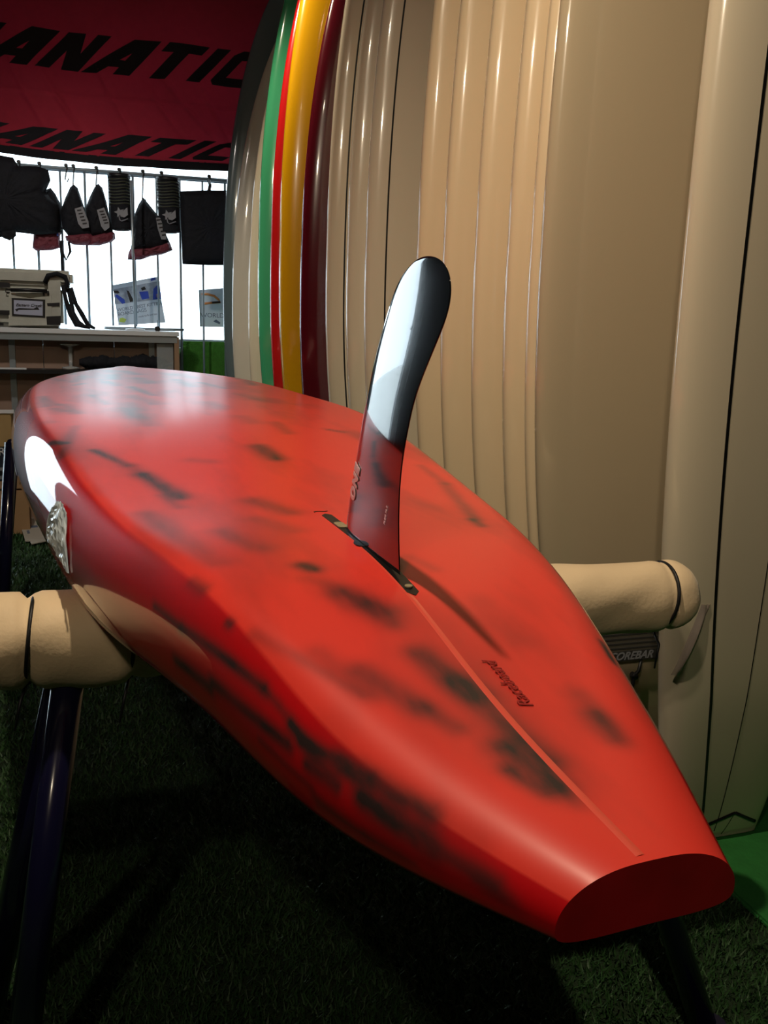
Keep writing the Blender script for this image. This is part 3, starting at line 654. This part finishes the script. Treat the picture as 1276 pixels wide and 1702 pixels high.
puff([(-60, 262), (0, 258), (22, 262), (30, 276), (60, 276), (80, 282), (84, 300), (76, 318), (84, 330), (96, 340), (100, 372), (96, 388), (60, 390), (26, 386), (25, 394), (16, 400), (4, 394), (-60, 400)], VR - .07, .045, 'vest_body', M['cloth_black'], t1, wr=.004, sd=1)
puff([(0, 392), (3, 384), (26, 382), (27, 392), (17, 399), (8, 397)], VR - .12, .012, 'vest_pocket', M['cloth_black'], t1, sd=2)
t2 = goods('drawstring_bag', 'black bag with maroon hem half hidden behind the black vest', 'bag')
puff([(70, 318), (84, 312), (92, 322), (104, 345), (106, 380), (100, 392), (60, 394), (56, 370)], VR - .02, .03, 'bag_body', M['cloth_black'], t2, sd=3)
puff([(56, 388), (100, 386), (100, 412), (86, 416), (60, 417), (54, 412)], VR - .03, .022, 'hem', M['cloth_hem'], t2, sd=4)
MB().tube([Rv(93, 372, VR - .06), Rv(96, 392, VR - .06)], .004, 6).build('blue_tab', M['blue'], t2)
st_ = MB(); st_.tube([Rv(104, 400, VR - .05), Rv(102, 415, VR - .05), Rv(110, 432, VR - .05), Rv(117, 418, VR - .05), Rv(114, 402, VR - .05)], .006, 8)
st_.tube([Rv(101, 400, VR - .05), Rv(103, 428, VR - .05), Rv(104, 455, VR - .05)], .007, 8); st_.build('strap', M['cloth_black'], t2)
def cone_bag(label, tip, body, hem, lab, sd):
    t = goods('drawstring_bag', label, 'bag')
    puff(body, VR - .05, .04, 'bag_body', M['cloth_black'], t, sd=sd)
    puff(hem, VR - .055, .034, 'hem', M['cloth_hem'], t, sd=sd + 1, wr=.005)
    flat(lab, VR - .094, .003, 'logo_label', M['grey_print'], t)
    MB().tube([Rv(*tip, VR - .045), Rv(tip[0], tip[1] - 6, VR - .03), (Rv(tip[0], 284)).to_tuple()], .0016, 6).build('cord', M['black'], t)
    return t
c1 = cone_bag('pointed black bag with label, left one of the pair over the counter', (122, 308), [(122, 306), (129, 312), (138, 338), (146, 365), (154, 392), (148, 398), (118, 398), (104, 380), (100, 352), (108, 330), (116, 312)],
         [(108, 392), (150, 386), (158, 396), (158, 404), (140, 408), (122, 407), (110, 400)], [(124, 347), (137, 343), (147, 368), (148, 378), (137, 380), (130, 372)], 10)
c2 = cone_bag('pointed black bag with label, right one of the pair over the counter', (163, 306), [(163, 305), (170, 312), (177, 335), (183, 365), (188, 385), (180, 392), (150, 394), (146, 370), (142, 345), (150, 325), (157, 311)],
         [(146, 394), (186, 384), (191, 388), (192, 397), (186, 402), (166, 408), (146, 408)], [(161, 349), (173, 345), (181, 366), (182, 378), (174, 384), (168, 376)], 20)
c3 = cone_bag('pointed black bag hanging lowest, between the two mesh packs', (237, 330), [(238, 328), (248, 340), (264, 360), (274, 385), (283, 405), (272, 414), (240, 418), (216, 420), (222, 385), (224, 355), (230, 340)],
         [(213, 422), (216, 414), (250, 412), (282, 402), (287, 416), (270, 423), (250, 426), (234, 432), (212, 432)], [(259, 362), (266, 362), (276, 388), (276, 398), (268, 398), (262, 380)], 30)
for c_, (xa, ya, xb, yb) in ((c1, (131, 350, 140, 372)), (c2, (168, 352, 176, 371)), (c3, (263, 366, 272, 391))):
    for k in range(5):          # small print bars on the label
        q = k / 4; x = xa + (xb - xa) * q; y = ya + (yb - ya) * q
        flat([(x - 3, y - 1.2), (x + 4, y - 2.2), (x + 4.4, y + .2), (x - 2.6, y + 1.2)], VR - .0975, .0012, 'label_print', M['black'], c_)
def star(cx, cy, r, v, parent):
    pts_ = []
    for k in range(10):
        a = math.pi / 2 + k * math.pi / 5 + .25; rr = r if k % 2 == 0 else r * .45
        pts_.append((cx + rr * math.cos(a), cy - rr * math.sin(a)))
    flat(pts_, v, .003, 'star_emblem', M['grey_print'], parent)
    flat([(cx + 1, cy + 2), (cx + r * 1.5, cy - r * .9), (cx + r * 1.6, cy + r * .5), (cx + r * .9, cy + r), (cx + 2, cy + r * .8)], v, .0028, 'swoosh_emblem', M['grey_print'], parent)
    p = [(cx - 1, cy + r * .6), (cx + 1, cy + r * 1.4), (cx + 4, cy + r * 1.65), (cx + r * 1.6, cy + r * 1.2)]
    MB().tube([Rv(*q, v - .002) for q in p], .0028, 6).build('emblem_line', M['grey_print'], parent)
def mesh_pack(label, x0, x1, y0, y1, sd, skew):
    t = goods('mesh_pack', label, 'bag')
    v = VR - .06; a = Rv((x0 + x1) / 2, y0, v); b = Rv((x0 + x1) / 2 + skew, y1, v); w = (Rv(x1, y0, v).x - Rv(x0, y0, v).x) / 2
    n = 40; pts_ = [a.lerp(b, i / (n - 1)) for i in range(n)]
    rr = [w * (.55 if i < 2 or i > n - 2 else 1) * (1 + (.03 if i % 4 < 2 else -.03) * (1 if i < n * .55 else 0)) for i in range(n)]
    mb = MB().tube(pts_, rr, 20); o = mb.build('pack_body', M['cloth_black'], t)
    # pale coils seen through the film
    for i in range(9):
        q = a.lerp(b, .08 + i * .055); r_ = w * 1.03
        MB().tube([(q.x + r_ * math.sin(f), q.y - r_ * math.cos(f), q.z + .003 * math.sin(f * 3)) for f in [(-1.4 + 2.8 * k / 12) for k in range(13)]], .0026, 6).build('coil', M['coil'], t)
    top = MB().tube([a + Vector((0, 0, .006)), a + Vector((0, 0, -.012))], w * 1.06, 20).build('pack_rim', M['black'], t)
    MB().tube([(a.x + .01, a.y, a.z), (a.x + .004, VR - .02, zr - .02)], .003, 6).build('cord', M['black'], t)
    star(x0 + (x1 - x0) * .42 + skew * .6, y0 + (y1 - y0) * .66, 9, v - w - .004, t)
    return t
M['coil'] = mat('olive cord coil', (.06, .07, .045), .5)
mesh_pack('rolled mesh pack with star emblem, left one by the pair of pointed bags', 179, 216, 292, 384, 40, 6)
mesh_pack('rolled mesh pack with star emblem beside the black square cover', 260, 297, 298, 388, 50, 4)
t = goods('square_cover', 'large plain black square cover hanging at the right end of the rail', 'cover')
puff([(299, 318), (345, 316), (400, 317), (396, 380), (392, 441), (345, 441), (303, 439), (301, 380)], VR - .07, .016, 'cover_body', M['cloth_black'], t, wr=.002, sd=60)
MB().tube([Rv(347, 318, VR - .07), Rv(349, 308, VR - .05), (Rv(347, 300, VR - .02)).to_tuple()], .008, 8).build('hanger_knob', M['black'], t)

# ------------------------------------------------------------------ red flag banner
ban = thing('flag_banner', 'red cloth banner with black lettering above the window', 'banner', ROOM)
VBN = 4.62
zt_, zseam, zbot = 2.68, on_v(150, 160, VBN)[2], on_v(150, 255, VBN + .08)[2]
U0, U1 = -1.9, .95
def ban_pt(u, q):    # q: metres down the cloth from the top; returns (u, v, z)
    Ls = zt_ - zseam
    fold = .014 * math.sin(7 * u + 3 * q) + .008 * math.sin(19 * u - 6 * q)
    crease = 0.0
    for cu_, sl in ((.55, .55), (.30, .7), (.10, .5), (-.15, .6), (-.28, .45), (.42, .9)):
        d = (u - cu_) + sl * (q - Ls) * -1.0
        crease += .012 * math.exp(-(d / .014)**2) * math.exp(-((q - Ls - .04) / .16)**2)
    if q <= Ls: v = VBN - .04 * math.sin(math.pi * q / Ls) * .6; z = zt_ - q
    else:
        e = q - Ls; v = VBN + e * .28; z = zseam - e * .785
        z -= .010 * math.sin(4.1 * u + 1) * (e / .3)
    v += fold * min(1, q / .5) - crease
    if abs(q - Ls) < .012: v += .012 * (1 - abs(q - Ls) / .012)
    return (u, v, z)
Lt = (zt_ - zseam) + (zseam - zbot) / .785
def sheet(u0, u1, q0, q1, nu, nq, off, name, m, parent):
    vs = [Vector(ban_pt(u0 + (u1 - u0) * i / nu, q0 + (q1 - q0) * j / nq)) + Vector((0, off, 0)) for i in range(nu + 1) for j in range(nq + 1)]
    mb = MB(); mb.add(vs, [(i * (nq + 1) + j, i * (nq + 1) + j + 1, (i + 1) * (nq + 1) + j + 1, (i + 1) * (nq + 1) + j) for i in range(nu) for j in range(nq)], True)
    return mb.build(name, m, parent)
sheet(U0, U1, 0, Lt, 420, 110, 0, 'cloth', M['banner'], ban)
sheet(U0, U1, Lt - .004, Lt + .042, 120, 4, 0, 'black_hem', M['banner_ink'], ban)
LET = {  # block italic letters in a unit cell, x 0..1, y 0..1, counters cut by splitting
 'F': [[(0, 0), (.30, 0), (.30, 1), (0, 1)], [(.26, .76), (1, .76), (1, 1), (.26, 1)], [(.26, .38), (.85, .38), (.85, .60), (.26, .60)]],
 'A': [[(-.14, 0), (.24, 0), (.60, .62), (.62, 1), (.36, 1)], [(.60, .62), (.62, 0), (1.02, 0), (1.0, 1), (.60, 1)], [(.32, .20), (.66, .20), (.65, .40), (.44, .40)]],
 'N': [[(0, 0), (.33, 0), (.33, 1), (0, 1)], [(.08, 1), (.40, 1), (.94, 0), (.60, 0)], [(.68, 0), (1, 0), (1, 1), (.68, 1)]],
 'T': [[(0, .74), (1, .74), (1, 1), (0, 1)], [(.30, 0), (.68, 0), (.68, .74), (.30, .74)]],
 'I': [[(0, 0), (1, 0), (1, 1), (0, 1)]],
 'C': [[(.0, .12), (.14, 0), (.30, 0), (.30, 1), (.14, 1), (0, .86)], [(.30, .74), (1, .74), (1, 1), (.30, 1)], [(.30, 0), (.95, 0), (.95, .24), (.30, .24)]]}
def clipped_grid(poly, n=7):     # subdivide a convex polygon so it can follow the cloth
    bm = bmesh.new(); f = bm.faces.new([bm.verts.new((x, y, 0)) for x, y in poly]); bmesh.ops.triangulate(bm, faces=[f])
    bmesh.ops.subdivide_edges(bm, edges=bm.edges[:], cuts=n, use_grid_fill=True)
    bm.verts.index_update(); vs = [tuple(v_.co) for v_ in bm.verts]; fs = [[v_.index for v_ in f.verts] for f in bm.faces]; bm.free(); return vs, fs
def banner_word(u0, q0, cw, ch, shear, gap):
    u = u0
    for ch_ in 'FANATIC':
        w = cw * (.34 if ch_ == 'I' else 1); mb = MB()
        for poly in LET[ch_]:
            vs, fs = clipped_grid(poly)
            P = [Vector(ban_pt(u + x * w + shear * y, q0 - y * ch)) + Vector((0, -.003, 0)) for x, y, _ in vs]
            mb.add(P, fs, True)
        mb.build('letter', M['banner_ink'], ban)
        u += w + gap
qa = lambda px, py: zt_ - on_v(px, py, VBN)[2]
def cell(px): return on_v(px, 120, VBN)[0]
A_l, C_l = cell(0), cell(345)
cw = .172; gp = .036
# first line baseline about 0.17 m letters
banner_word(on_v(50, 118, VBN)[0] - 2 * (cw + gp) - .0, qa(200, 126), cw * 1.06, .157, .15, gp)
Lq = (zt_ - zseam)
banner_word(on_v(46, 245, VBN)[0] - 2 * (cw + gp), Lq + (zseam - on_v(150, 250, VBN + .07)[2]) / .785, cw, .105, .17, gp)

# ------------------------------------------------------------------ counter
VC0, VC1 = 4.40, 4.86
zc = on_v(150, 548, VC0)[2]
ue = on_v(298, 556, VC0)[0]
ct = thing('display_counter', 'white-topped plywood display counter below the window', 'counter', ROOM)
MB().box(((ue - .58) / 2, (VC0 + VC1) / 2, zc - .011), (ue + .58, VC1 - VC0, .022), bev=.002).build('countertop', M['white_lam'], ct)
MB().box(((ue - .58) / 2, VC0 + .015, zc - .037), (ue + .56, .012, .030)).build('fascia', M['steel'], ct)
edges_ = [-.57, on_v(72, 590, VC0 + .11)[0], on_v(190, 590, VC0 + .11)[0], ue - .015]
for a, b in zip(edges_[:-1], edges_[1:]):
    MB().box(((a + b) / 2, VC0 + .12, zc / 2 - .01), (b - a - .003, .014, zc - .03)).build('back_panel', M['ply'], ct)
for px in (20, 252):
    u = on_v(px, 585, VC0 + .1)[0]
    MB().box((u, VC0 + .105, zc / 2 - .012), (.026, .016, zc - .03)).build('batten', M['steel'], ct)
MB().box((ue - .012, (VC0 + VC1) / 2, zc / 2 - .012), (.022, VC1 - VC0 - .02, zc - .026)).build('end_panel', M['ply_edge'], ct)
MB().box((ue - .065, VC0 + .03, zc / 2 + .05), (.075, .004, zc - .18)).build('acrylic_strip', M['clear'], ct)
MB().box((-.57, (VC0 + VC1) / 2, zc / 2 - .012), (.022, VC1 - VC0 - .02, zc - .026)).build('end_panel', M['ply_edge'], ct)
zs_ = on_v(70, 613, VC0 + .02)[2]
MB().box(((ue - .56) / 2, VC0 + .055, zs_ - .012), (ue + .52, .115, .018)).build('shelf', M['black'], ct)
MB().box((on_v(-10, 611, VC0)[0], VC0 + .01, zs_ + .0), (.27, .02, .008)).build('price_strip', M['white_lam'], ct)
# black cloth bundle on the shelf
t = thing('cloth_bundle', 'crumpled black cloth bundle lying on the counter shelf', 'cloth', ROOM)
u0_, u1_ = on_v(132, 605, 4.5)[0], on_v(285, 605, 4.5)[0]
vs = []; n1, n2 = 60, 14
for i in range(n1):
    q = i / (n1 - 1); r = .034 * math.sin(math.pi * min(.98, max(.02, q)))**.4 * (1 + .25 * math.sin(9 * q + 1) + .12 * math.sin(31 * q))
    for k in range(n2):
        a = 2 * math.pi * k / n2; rr = r * (1 + random.uniform(-.18, .18))
        vs.append((u0_ + (u1_ - u0_) * q, 4.462 + rr * .85 * math.cos(a), zs_ + .030 + rr * math.sin(a)))
mb = MB(); mb.add(vs, [(i * n2 + k, i * n2 + (k + 1) % n2, (i + 1) * n2 + (k + 1) % n2, (i + 1) * n2 + k) for i in range(n1 - 1) for k in range(n2)], True)
mb.f += [tuple(range(n2)), tuple((n1 - 1) * n2 + k for k in range(n2))]; mb.sm += [True, True]
mb.build('folded_cloth', M['cloth_black'], t)
# clear display dish hanging under the top
t = thing('acrylic_dish', 'small clear acrylic dish standing on the counter shelf', 'dish', ROOM)
M['acr'] = mat('clear acrylic', (.9, .97, 1), .05, trans=.75, ior=1.3, coat=1)
ud = on_v(118, 590, 4.55)[0]
MB().tube([(ud, 4.458, zs_ - .002), (ud, 4.458, zs_ + .008), (ud, 4.458, zs_ + .012), (ud, 4.458, zs_ + .10), (ud, 4.458, zs_ + .112)], [.04, .04, .008, .010, .05], 24).build('pedestal_dish', M['acr'], t)

# ------------------------------------------------------------------ cooler bag
cb = thing('cooler_bag', 'grey soft cooler bag with black straps on the counter', 'bag', ROOM)
VC = 4.46
x0c, x1c = on_v(-40, 500, VC)[0], on_v(104, 500, VC)[0]
ztop = on_v(50, 472, VC)[2]; dz = ztop - zc
dep = .20
MB().box(((x0c + x1c) / 2, VC + dep / 2, zc + dz / 2 + .001), (x1c - x0c, dep, dz), bev=.022).build('bag_body', M['bag_fab'], cb)
zl = on_v(50, 451, VC + .02)[2]
MB().box(((x0c + x1c) / 2 + .012, VC + dep / 2 + .01, (ztop + zl) / 2 + .003), (x1c - x0c + .07, dep + .03, zl - ztop + .012), bev=.016).build('bag_lid', M['bag_fab'], cb)
def cpan(poly, v, th, name, m): return flat(poly, v, th, name, m, cb)
fv = VC
cpan([(15, 487), (86, 487), (86, 541), (15, 541)], fv, .018, 'front_pocket', M['bag_fab'])
cpan([(80, 466), (101, 466), (101, 541), (80, 541)], fv, .014, 'side_pocket', M['bag_fab'])
cpan([(78, 504), (99, 503), (99, 509), (79, 509)], fv - .015, .004, 'webbing', M['black'])
cpan([(77, 526), (101, 525), (101, 540), (78, 540)], fv - .015, .004, 'webbing', M['black'])
cpan([(-20, 515), (16, 516), (16, 523), (-20, 522)], fv - .015, .004, 'webbing', M['black'])
cpan([(-20, 468), (16, 470), (17, 478), (-20, 477)], fv - .004, .012, 'webbing', M['black'])
cpan([(-20, 535), (6, 537), (6, 541), (-20, 541)], fv - .015, .004, 'webbing', M['black'])
hd = MB().tube([Rv(18, 482, fv - .03), Rv(45, 482, fv - .045), Rv(78, 484, fv - .03)], .008, 8)
hd.tube([Rv(18, 482, fv - .02), Rv(10, 480, fv - .02), Rv(9, 485, fv - .02), Rv(16, 486, fv - .02)], .0025, 6); hd.tube([Rv(72, 484, fv - .03), Rv(73, 491, fv - .02)], .004, 6).tube([Rv(80, 484, fv - .03), Rv(80, 491, fv - .02)], .004, 6)
hd.build('carry_handle', M['black'], cb)
cs = MB().tube([Rv(75, 470, fv - .01), Rv(80, 458, fv - .02), Rv(95, 455, fv - .02), Rv(108, 460, fv - .01), Rv(112, 472, fv), Rv(106, 482, fv + .0)], .011, 8); cs.build('shoulder_pad', M['cloth_black'], cb)
def plate():
    v = fv - .018; pb_ = cpan([(19.5, 495), (75, 498), (75, 528), (20, 525)], v, .003, 'logo_frame', M['black'])
    M['plate'] = mat('silver plate', (.46, .50, .66), .3, metal=.2); pl = flat([(23, 498.5), (71, 501), (71, 525), (23, 522)], v - .003, .002, 'logo_plate', M['plate'], cb)
    p = Vector(on_v(26, 509, v - .0062))
    # each piece is a sub-part of the plate
    lettering('plate_script', 'Eastern Creek', .0185, M['black'], pl, frame_mtx(Vector((1, 0, 0)), Z, Vector((0, -1, 0)), p), shear=.4, bold=.0002, ext=.0003)
    q = [(25, 514), (32, 512), (56, 513), (62, 510), (66, 515), (60, 515), (40, 515), (31, 515), (28, 518)]
    P = [on_v(x, y, v) for x, y in q]; MB().prism([(a[0], a[2]) for a in P], v - .0056, v - .005, lambda x, y, d: (x, d, y)).build('swordfish_mark', M['black'], pl)
plate()
sp_ = MB()
for k, path in enumerate(([(104, 474), (110, 500), (117, 522), (126, 540), (150, 545)], [(118, 478), (126, 505), (136, 522), (146, 540), (158, 546)], [(113, 480), (119, 505), (121, 520), (130, 535), (142, 543)])):
    sp_.tube([Rv(x, y, VC - .02 + .02 * k + (0 if i < 3 else -.01)) for i, (x, y) in enumerate(path)], [.008, .009, .011, .010, .006], 8)
sp_.build('shoulder_strap', M['cloth_black'], cb)
MB().box(Vector(on_v(112, 480, VC + .03)), (.02, .02, .035), bev=.004).build('buckle', M['steel'], cb)

# ------------------------------------------------------------------ posters and counter bits
def poster(name, label, quad, v, fn):
    o = thing(name, label, 'poster', ROOM)
    flat(quad, v, .003, 'sheet', M['paper_blue'], o); fn(o, v - .003); return o
def post1(o, v):
    def f(poly, m, nm='printed_shape', d=.0015): return flat(poly, v, d, nm, m, o)
    M['photo'] = mat('poster photo strip', (.30, .36, .44), .5, noise=(60, .5, (1, 1, 1)))
    f([(189, 481), (265, 467), (268, 497), (191, 506)], M['photo'], 'photo_strip', .001)
    f([(191, 492), (194, 489), (207, 498), (208, 504), (203, 505)], M['blue']); f([(210, 482), (214, 484), (221, 497), (221, 501), (216, 502)], M['black'])
    f([(231, 485), (246, 484), (248, 496), (236, 498)], M['blue']); f([(255, 480), (263, 472), (267, 486), (268, 497), (254, 498)], M['blue'])
    f([(259, 489), (264, 488), (265, 493), (260, 495)], M['orange']); f([(234, 479), (240, 476), (243, 481), (236, 483)], M['black'])
    f([(188, 483), (196, 483), (199, 487), (195, 488), (190, 487)], M['black']); f([(199, 529), (204, 528), (210, 531), (207, 536), (198, 535)], M['green_print'])
    f([(250, 463), (258, 461), (259, 465), (251, 467)], M['blue'])
    a = Vector(on_v(194, 519, v)); b = Vector(on_v(268, 507, v)); x = (b - a); x.y = 0; x.normalize(); up = Vector((-x.z, 0, x.x))
    for txt, px, sz in (("WORLD'S BEST KITTING", (195, 518), .0235), ('BOARD BAGS', (196, 525.5), .026), ('made to fit and last', (230, 528), .014)):
        lettering('lettering', txt, sz, M['print_dark'], o, frame_mtx(x, up, Vector((0, -1, 0)), Vector(on_v(*px, v - .0005))), ext=.0003, space=.92)
M['print_dark'] = mat('slate print', (.10, .14, .22), .5)
poster('poster', "pale poster with four surf photos, WORLD'S BEST KITTING, tilted against the window", [(187, 474), (261, 460), (275, 536), (197, 541)], VB - .02, post1)
def post2(o, v):
    P = [(335, 489), (345, 489), (356, 492), (363, 498), (366, 502), (354, 503), (338, 505)]
    MB().tube([Vector(on_v(x, y, v - .002)) for x, y in P], .006, 6).build('red_arc', M['orange'], o)
    MB().tube([Vector(on_v(x, y, v - .004)) for x, y in [(352, 503), (366, 502)]], .005, 6).build('dark_bar', M['black'], o)
    lettering('lettering', "WORLD'S", .034, M['print_dark'], o, frame_mtx(Vector((1, 0, 0)), Z, Vector((0, -1, 0)), Vector(on_v(333, 527, v - .001))), ext=.0003)
    flat([(354, 534), (359, 531), (366, 536), (365, 539), (358, 536)], v, .002, 'palm_mark', M['print_dark'], o)
poster('poster', "pale poster with orange arc and WORLD'S, right of the counter", [(330, 482), (380, 478), (380, 544), (332, 543)], VB - .02, post2)
# turf covered panel under the window, right of the counter
tp_ = MB(); a = on_v(300, 570, 4.84); tp_.box((.72, 4.85, on_v(330, 566, 4.84)[2] / 2), (.62, .05, on_v(330, 566, 4.84)[2] - .01), bev=.008)
o = tp_.build('turf_panel', M['turf_panel'] if 'turf_panel' in M else mat('green turf panel', (.05, .20, .02), .9, noise=(60, .4, (1, 1, 1)), bump=(200, .6, .01)), None, ROOM)
tag(o, 'green turf-covered panel standing under the window right of the counter', 'panel')
# round base with rod, small clip, tray on the counter
t = thing('rod_stand', 'slim silver rod stand on a round base, on the counter by the poster', 'stand', ROOM)
ub = on_v(225, 547, 4.5)[0]; zb0 = zc
MB().tube([(ub, 4.52, zb0), (ub, 4.52, zb0 + .006), (ub, 4.52, zb0 + .009)], [.045, .045, .03], 28).build('round_base', M['white_lam'], t)
MB().tube([(ub, 4.52, zb0 + .008), (ub - .002, 4.52, zr - .06)], .006, 10).build('rod', M['steel'], t)
t = thing('binder_clip', 'small black clip on the counter below the poster corner', 'clip', ROOM)
uc = on_v(262, 548, 4.45)[0]
MB().box((uc, 4.47, zc + .011), (.024, .02, .022), bev=.003).build('clip_body', M['black'], t); MB().tube([(uc, 4.47, zc + .02), (uc, 4.47, zc + .05)], .003, 6).build('clip_arm', M['steel'], t)
t = thing('oval_tray', 'flat pale oval tray lying on the counter behind the rod stand', 'tray', ROOM)
mb = MB(); c_ = (ub + .05, 4.66)
mb.prism([(c_[0] + .19 * math.cos(2 * math.pi * k / 40), c_[1] + .07 * math.sin(2 * math.pi * k / 40)) for k in range(40)], zc, zc + .012, lambda x, y, d: (x, y, d)); mb.build('tray_body', M['steel'], t)

# ------------------------------------------------------------------ boxes and card on the floor, left
vb = 4.15
def vbox(name, label, cat, x0, x1, y0, y1, v, d, m, extra=None):
    a = on_v(x0, y1, v); b = on_v(x1, y0, v)
    o = thing(name, label, cat, ROOM); MB().box(((a[0] + b[0]) / 2, v + d / 2, (a[2] + b[2]) / 2), (b[0] - a[0], d, b[2] - a[2]), bev=.004).build('box_body', m, o)
    return o, a, b
zg = on_v(20, 838, vb)[2]
def stack_box(name, label, cat, x0, x1, z0, z1, m, dd=.3, vv=vb):
    dd = .115
    a = on_v(x0, 760, vv)[0]; b = on_v(x1, 760, vv)[0]
    o = thing(name, label, cat, ROOM); MB().box(((a + b) / 2, vv + dd / 2, (z0 + z1) / 2), (b - a, dd, z1 - z0), bev=.003).build('body', m, o); return o, a, b
vb = on_z(20, 838, 0)[1] - .0
vb = min(vb, 4.9 - .35) - .28
Zp = lambda y: max(0, on_v(15, y, vb)[2])
o, a, b = stack_box('plank', 'lowest pine plank on the floor under the boxes', 'plank', -60, 44, 0, max(.02, Zp(815) - .002), M['wood_l'], .3, vb)
o, a, b = stack_box('plank', 'thin pine plank just below the dark printed carton', 'plank', -60, 34, Zp(813), Zp(800), M['wood_l'], .28, vb)
o, a, b = stack_box('carton', 'dark blue carton with white lettering at the left edge', 'box', -60, 23, Zp(799), Zp(744), mat('dark blue carton', (.015, .022, .04), .5), .26, vb)
lettering('lettering', 'Rac', .05, M['white'], o, frame_mtx(Vector((1, 0, 0)), Z, Vector((0, -1, 0)), Vector(on_v(-3, 757, vb - .001))), ext=.0005)
flat([(-10, 778), (12, 776), (13, 796), (-10, 797)], vb - .001, .001, 'white_panel', M['grey_print'], o); flat([(-4, 783), (3, 782), (6, 787), (2, 791), (-4, 790)], vb - .003, .001, 'round_mark', M['black'], o)
o, a, b = stack_box('cardboard_box', 'brown cardboard box on top of the dark carton', 'box', -60, 22, Zp(743), Zp(686), M['card'], .25, vb)
flat([(-60, 681), (23, 681), (23, 687), (-60, 687)], vb - .002, .003, 'white_lid', M['white'], o)
t = thing('stencil_card', 'torn cream card with printed marks lying on the grass left of the board', 'card', ROOM)
q = [(20, 852), (48, 848), (60, 868), (62, 873), (80, 898), (76, 900), (52, 905), (50, 900), (42, 900), (36, 880), (28, 872)]
P = [on_z(x, y, .02) for x, y in q]
MB().prism([(p[0], p[1]) for p in P], .019, .023, lambda x, y, d: (x, y, d)).build('card_sheet', M['paper'], t)
for q in ([(34, 857), (38, 856), (40, 861), (36, 862)], [(38, 863), (42, 862), (44, 867), (40, 868)], [(45, 874), (62, 873), (63, 876), (47, 877)], [(44, 882), (48, 881), (50, 886), (46, 887)]):
    P = [on_z(x, y, .024) for x, y in q]; MB().prism([(p[0], p[1]) for p in P], .0232, .0242, lambda x, y, d: (x, y, d)).build('printed_mark', M['print_dark'], t)
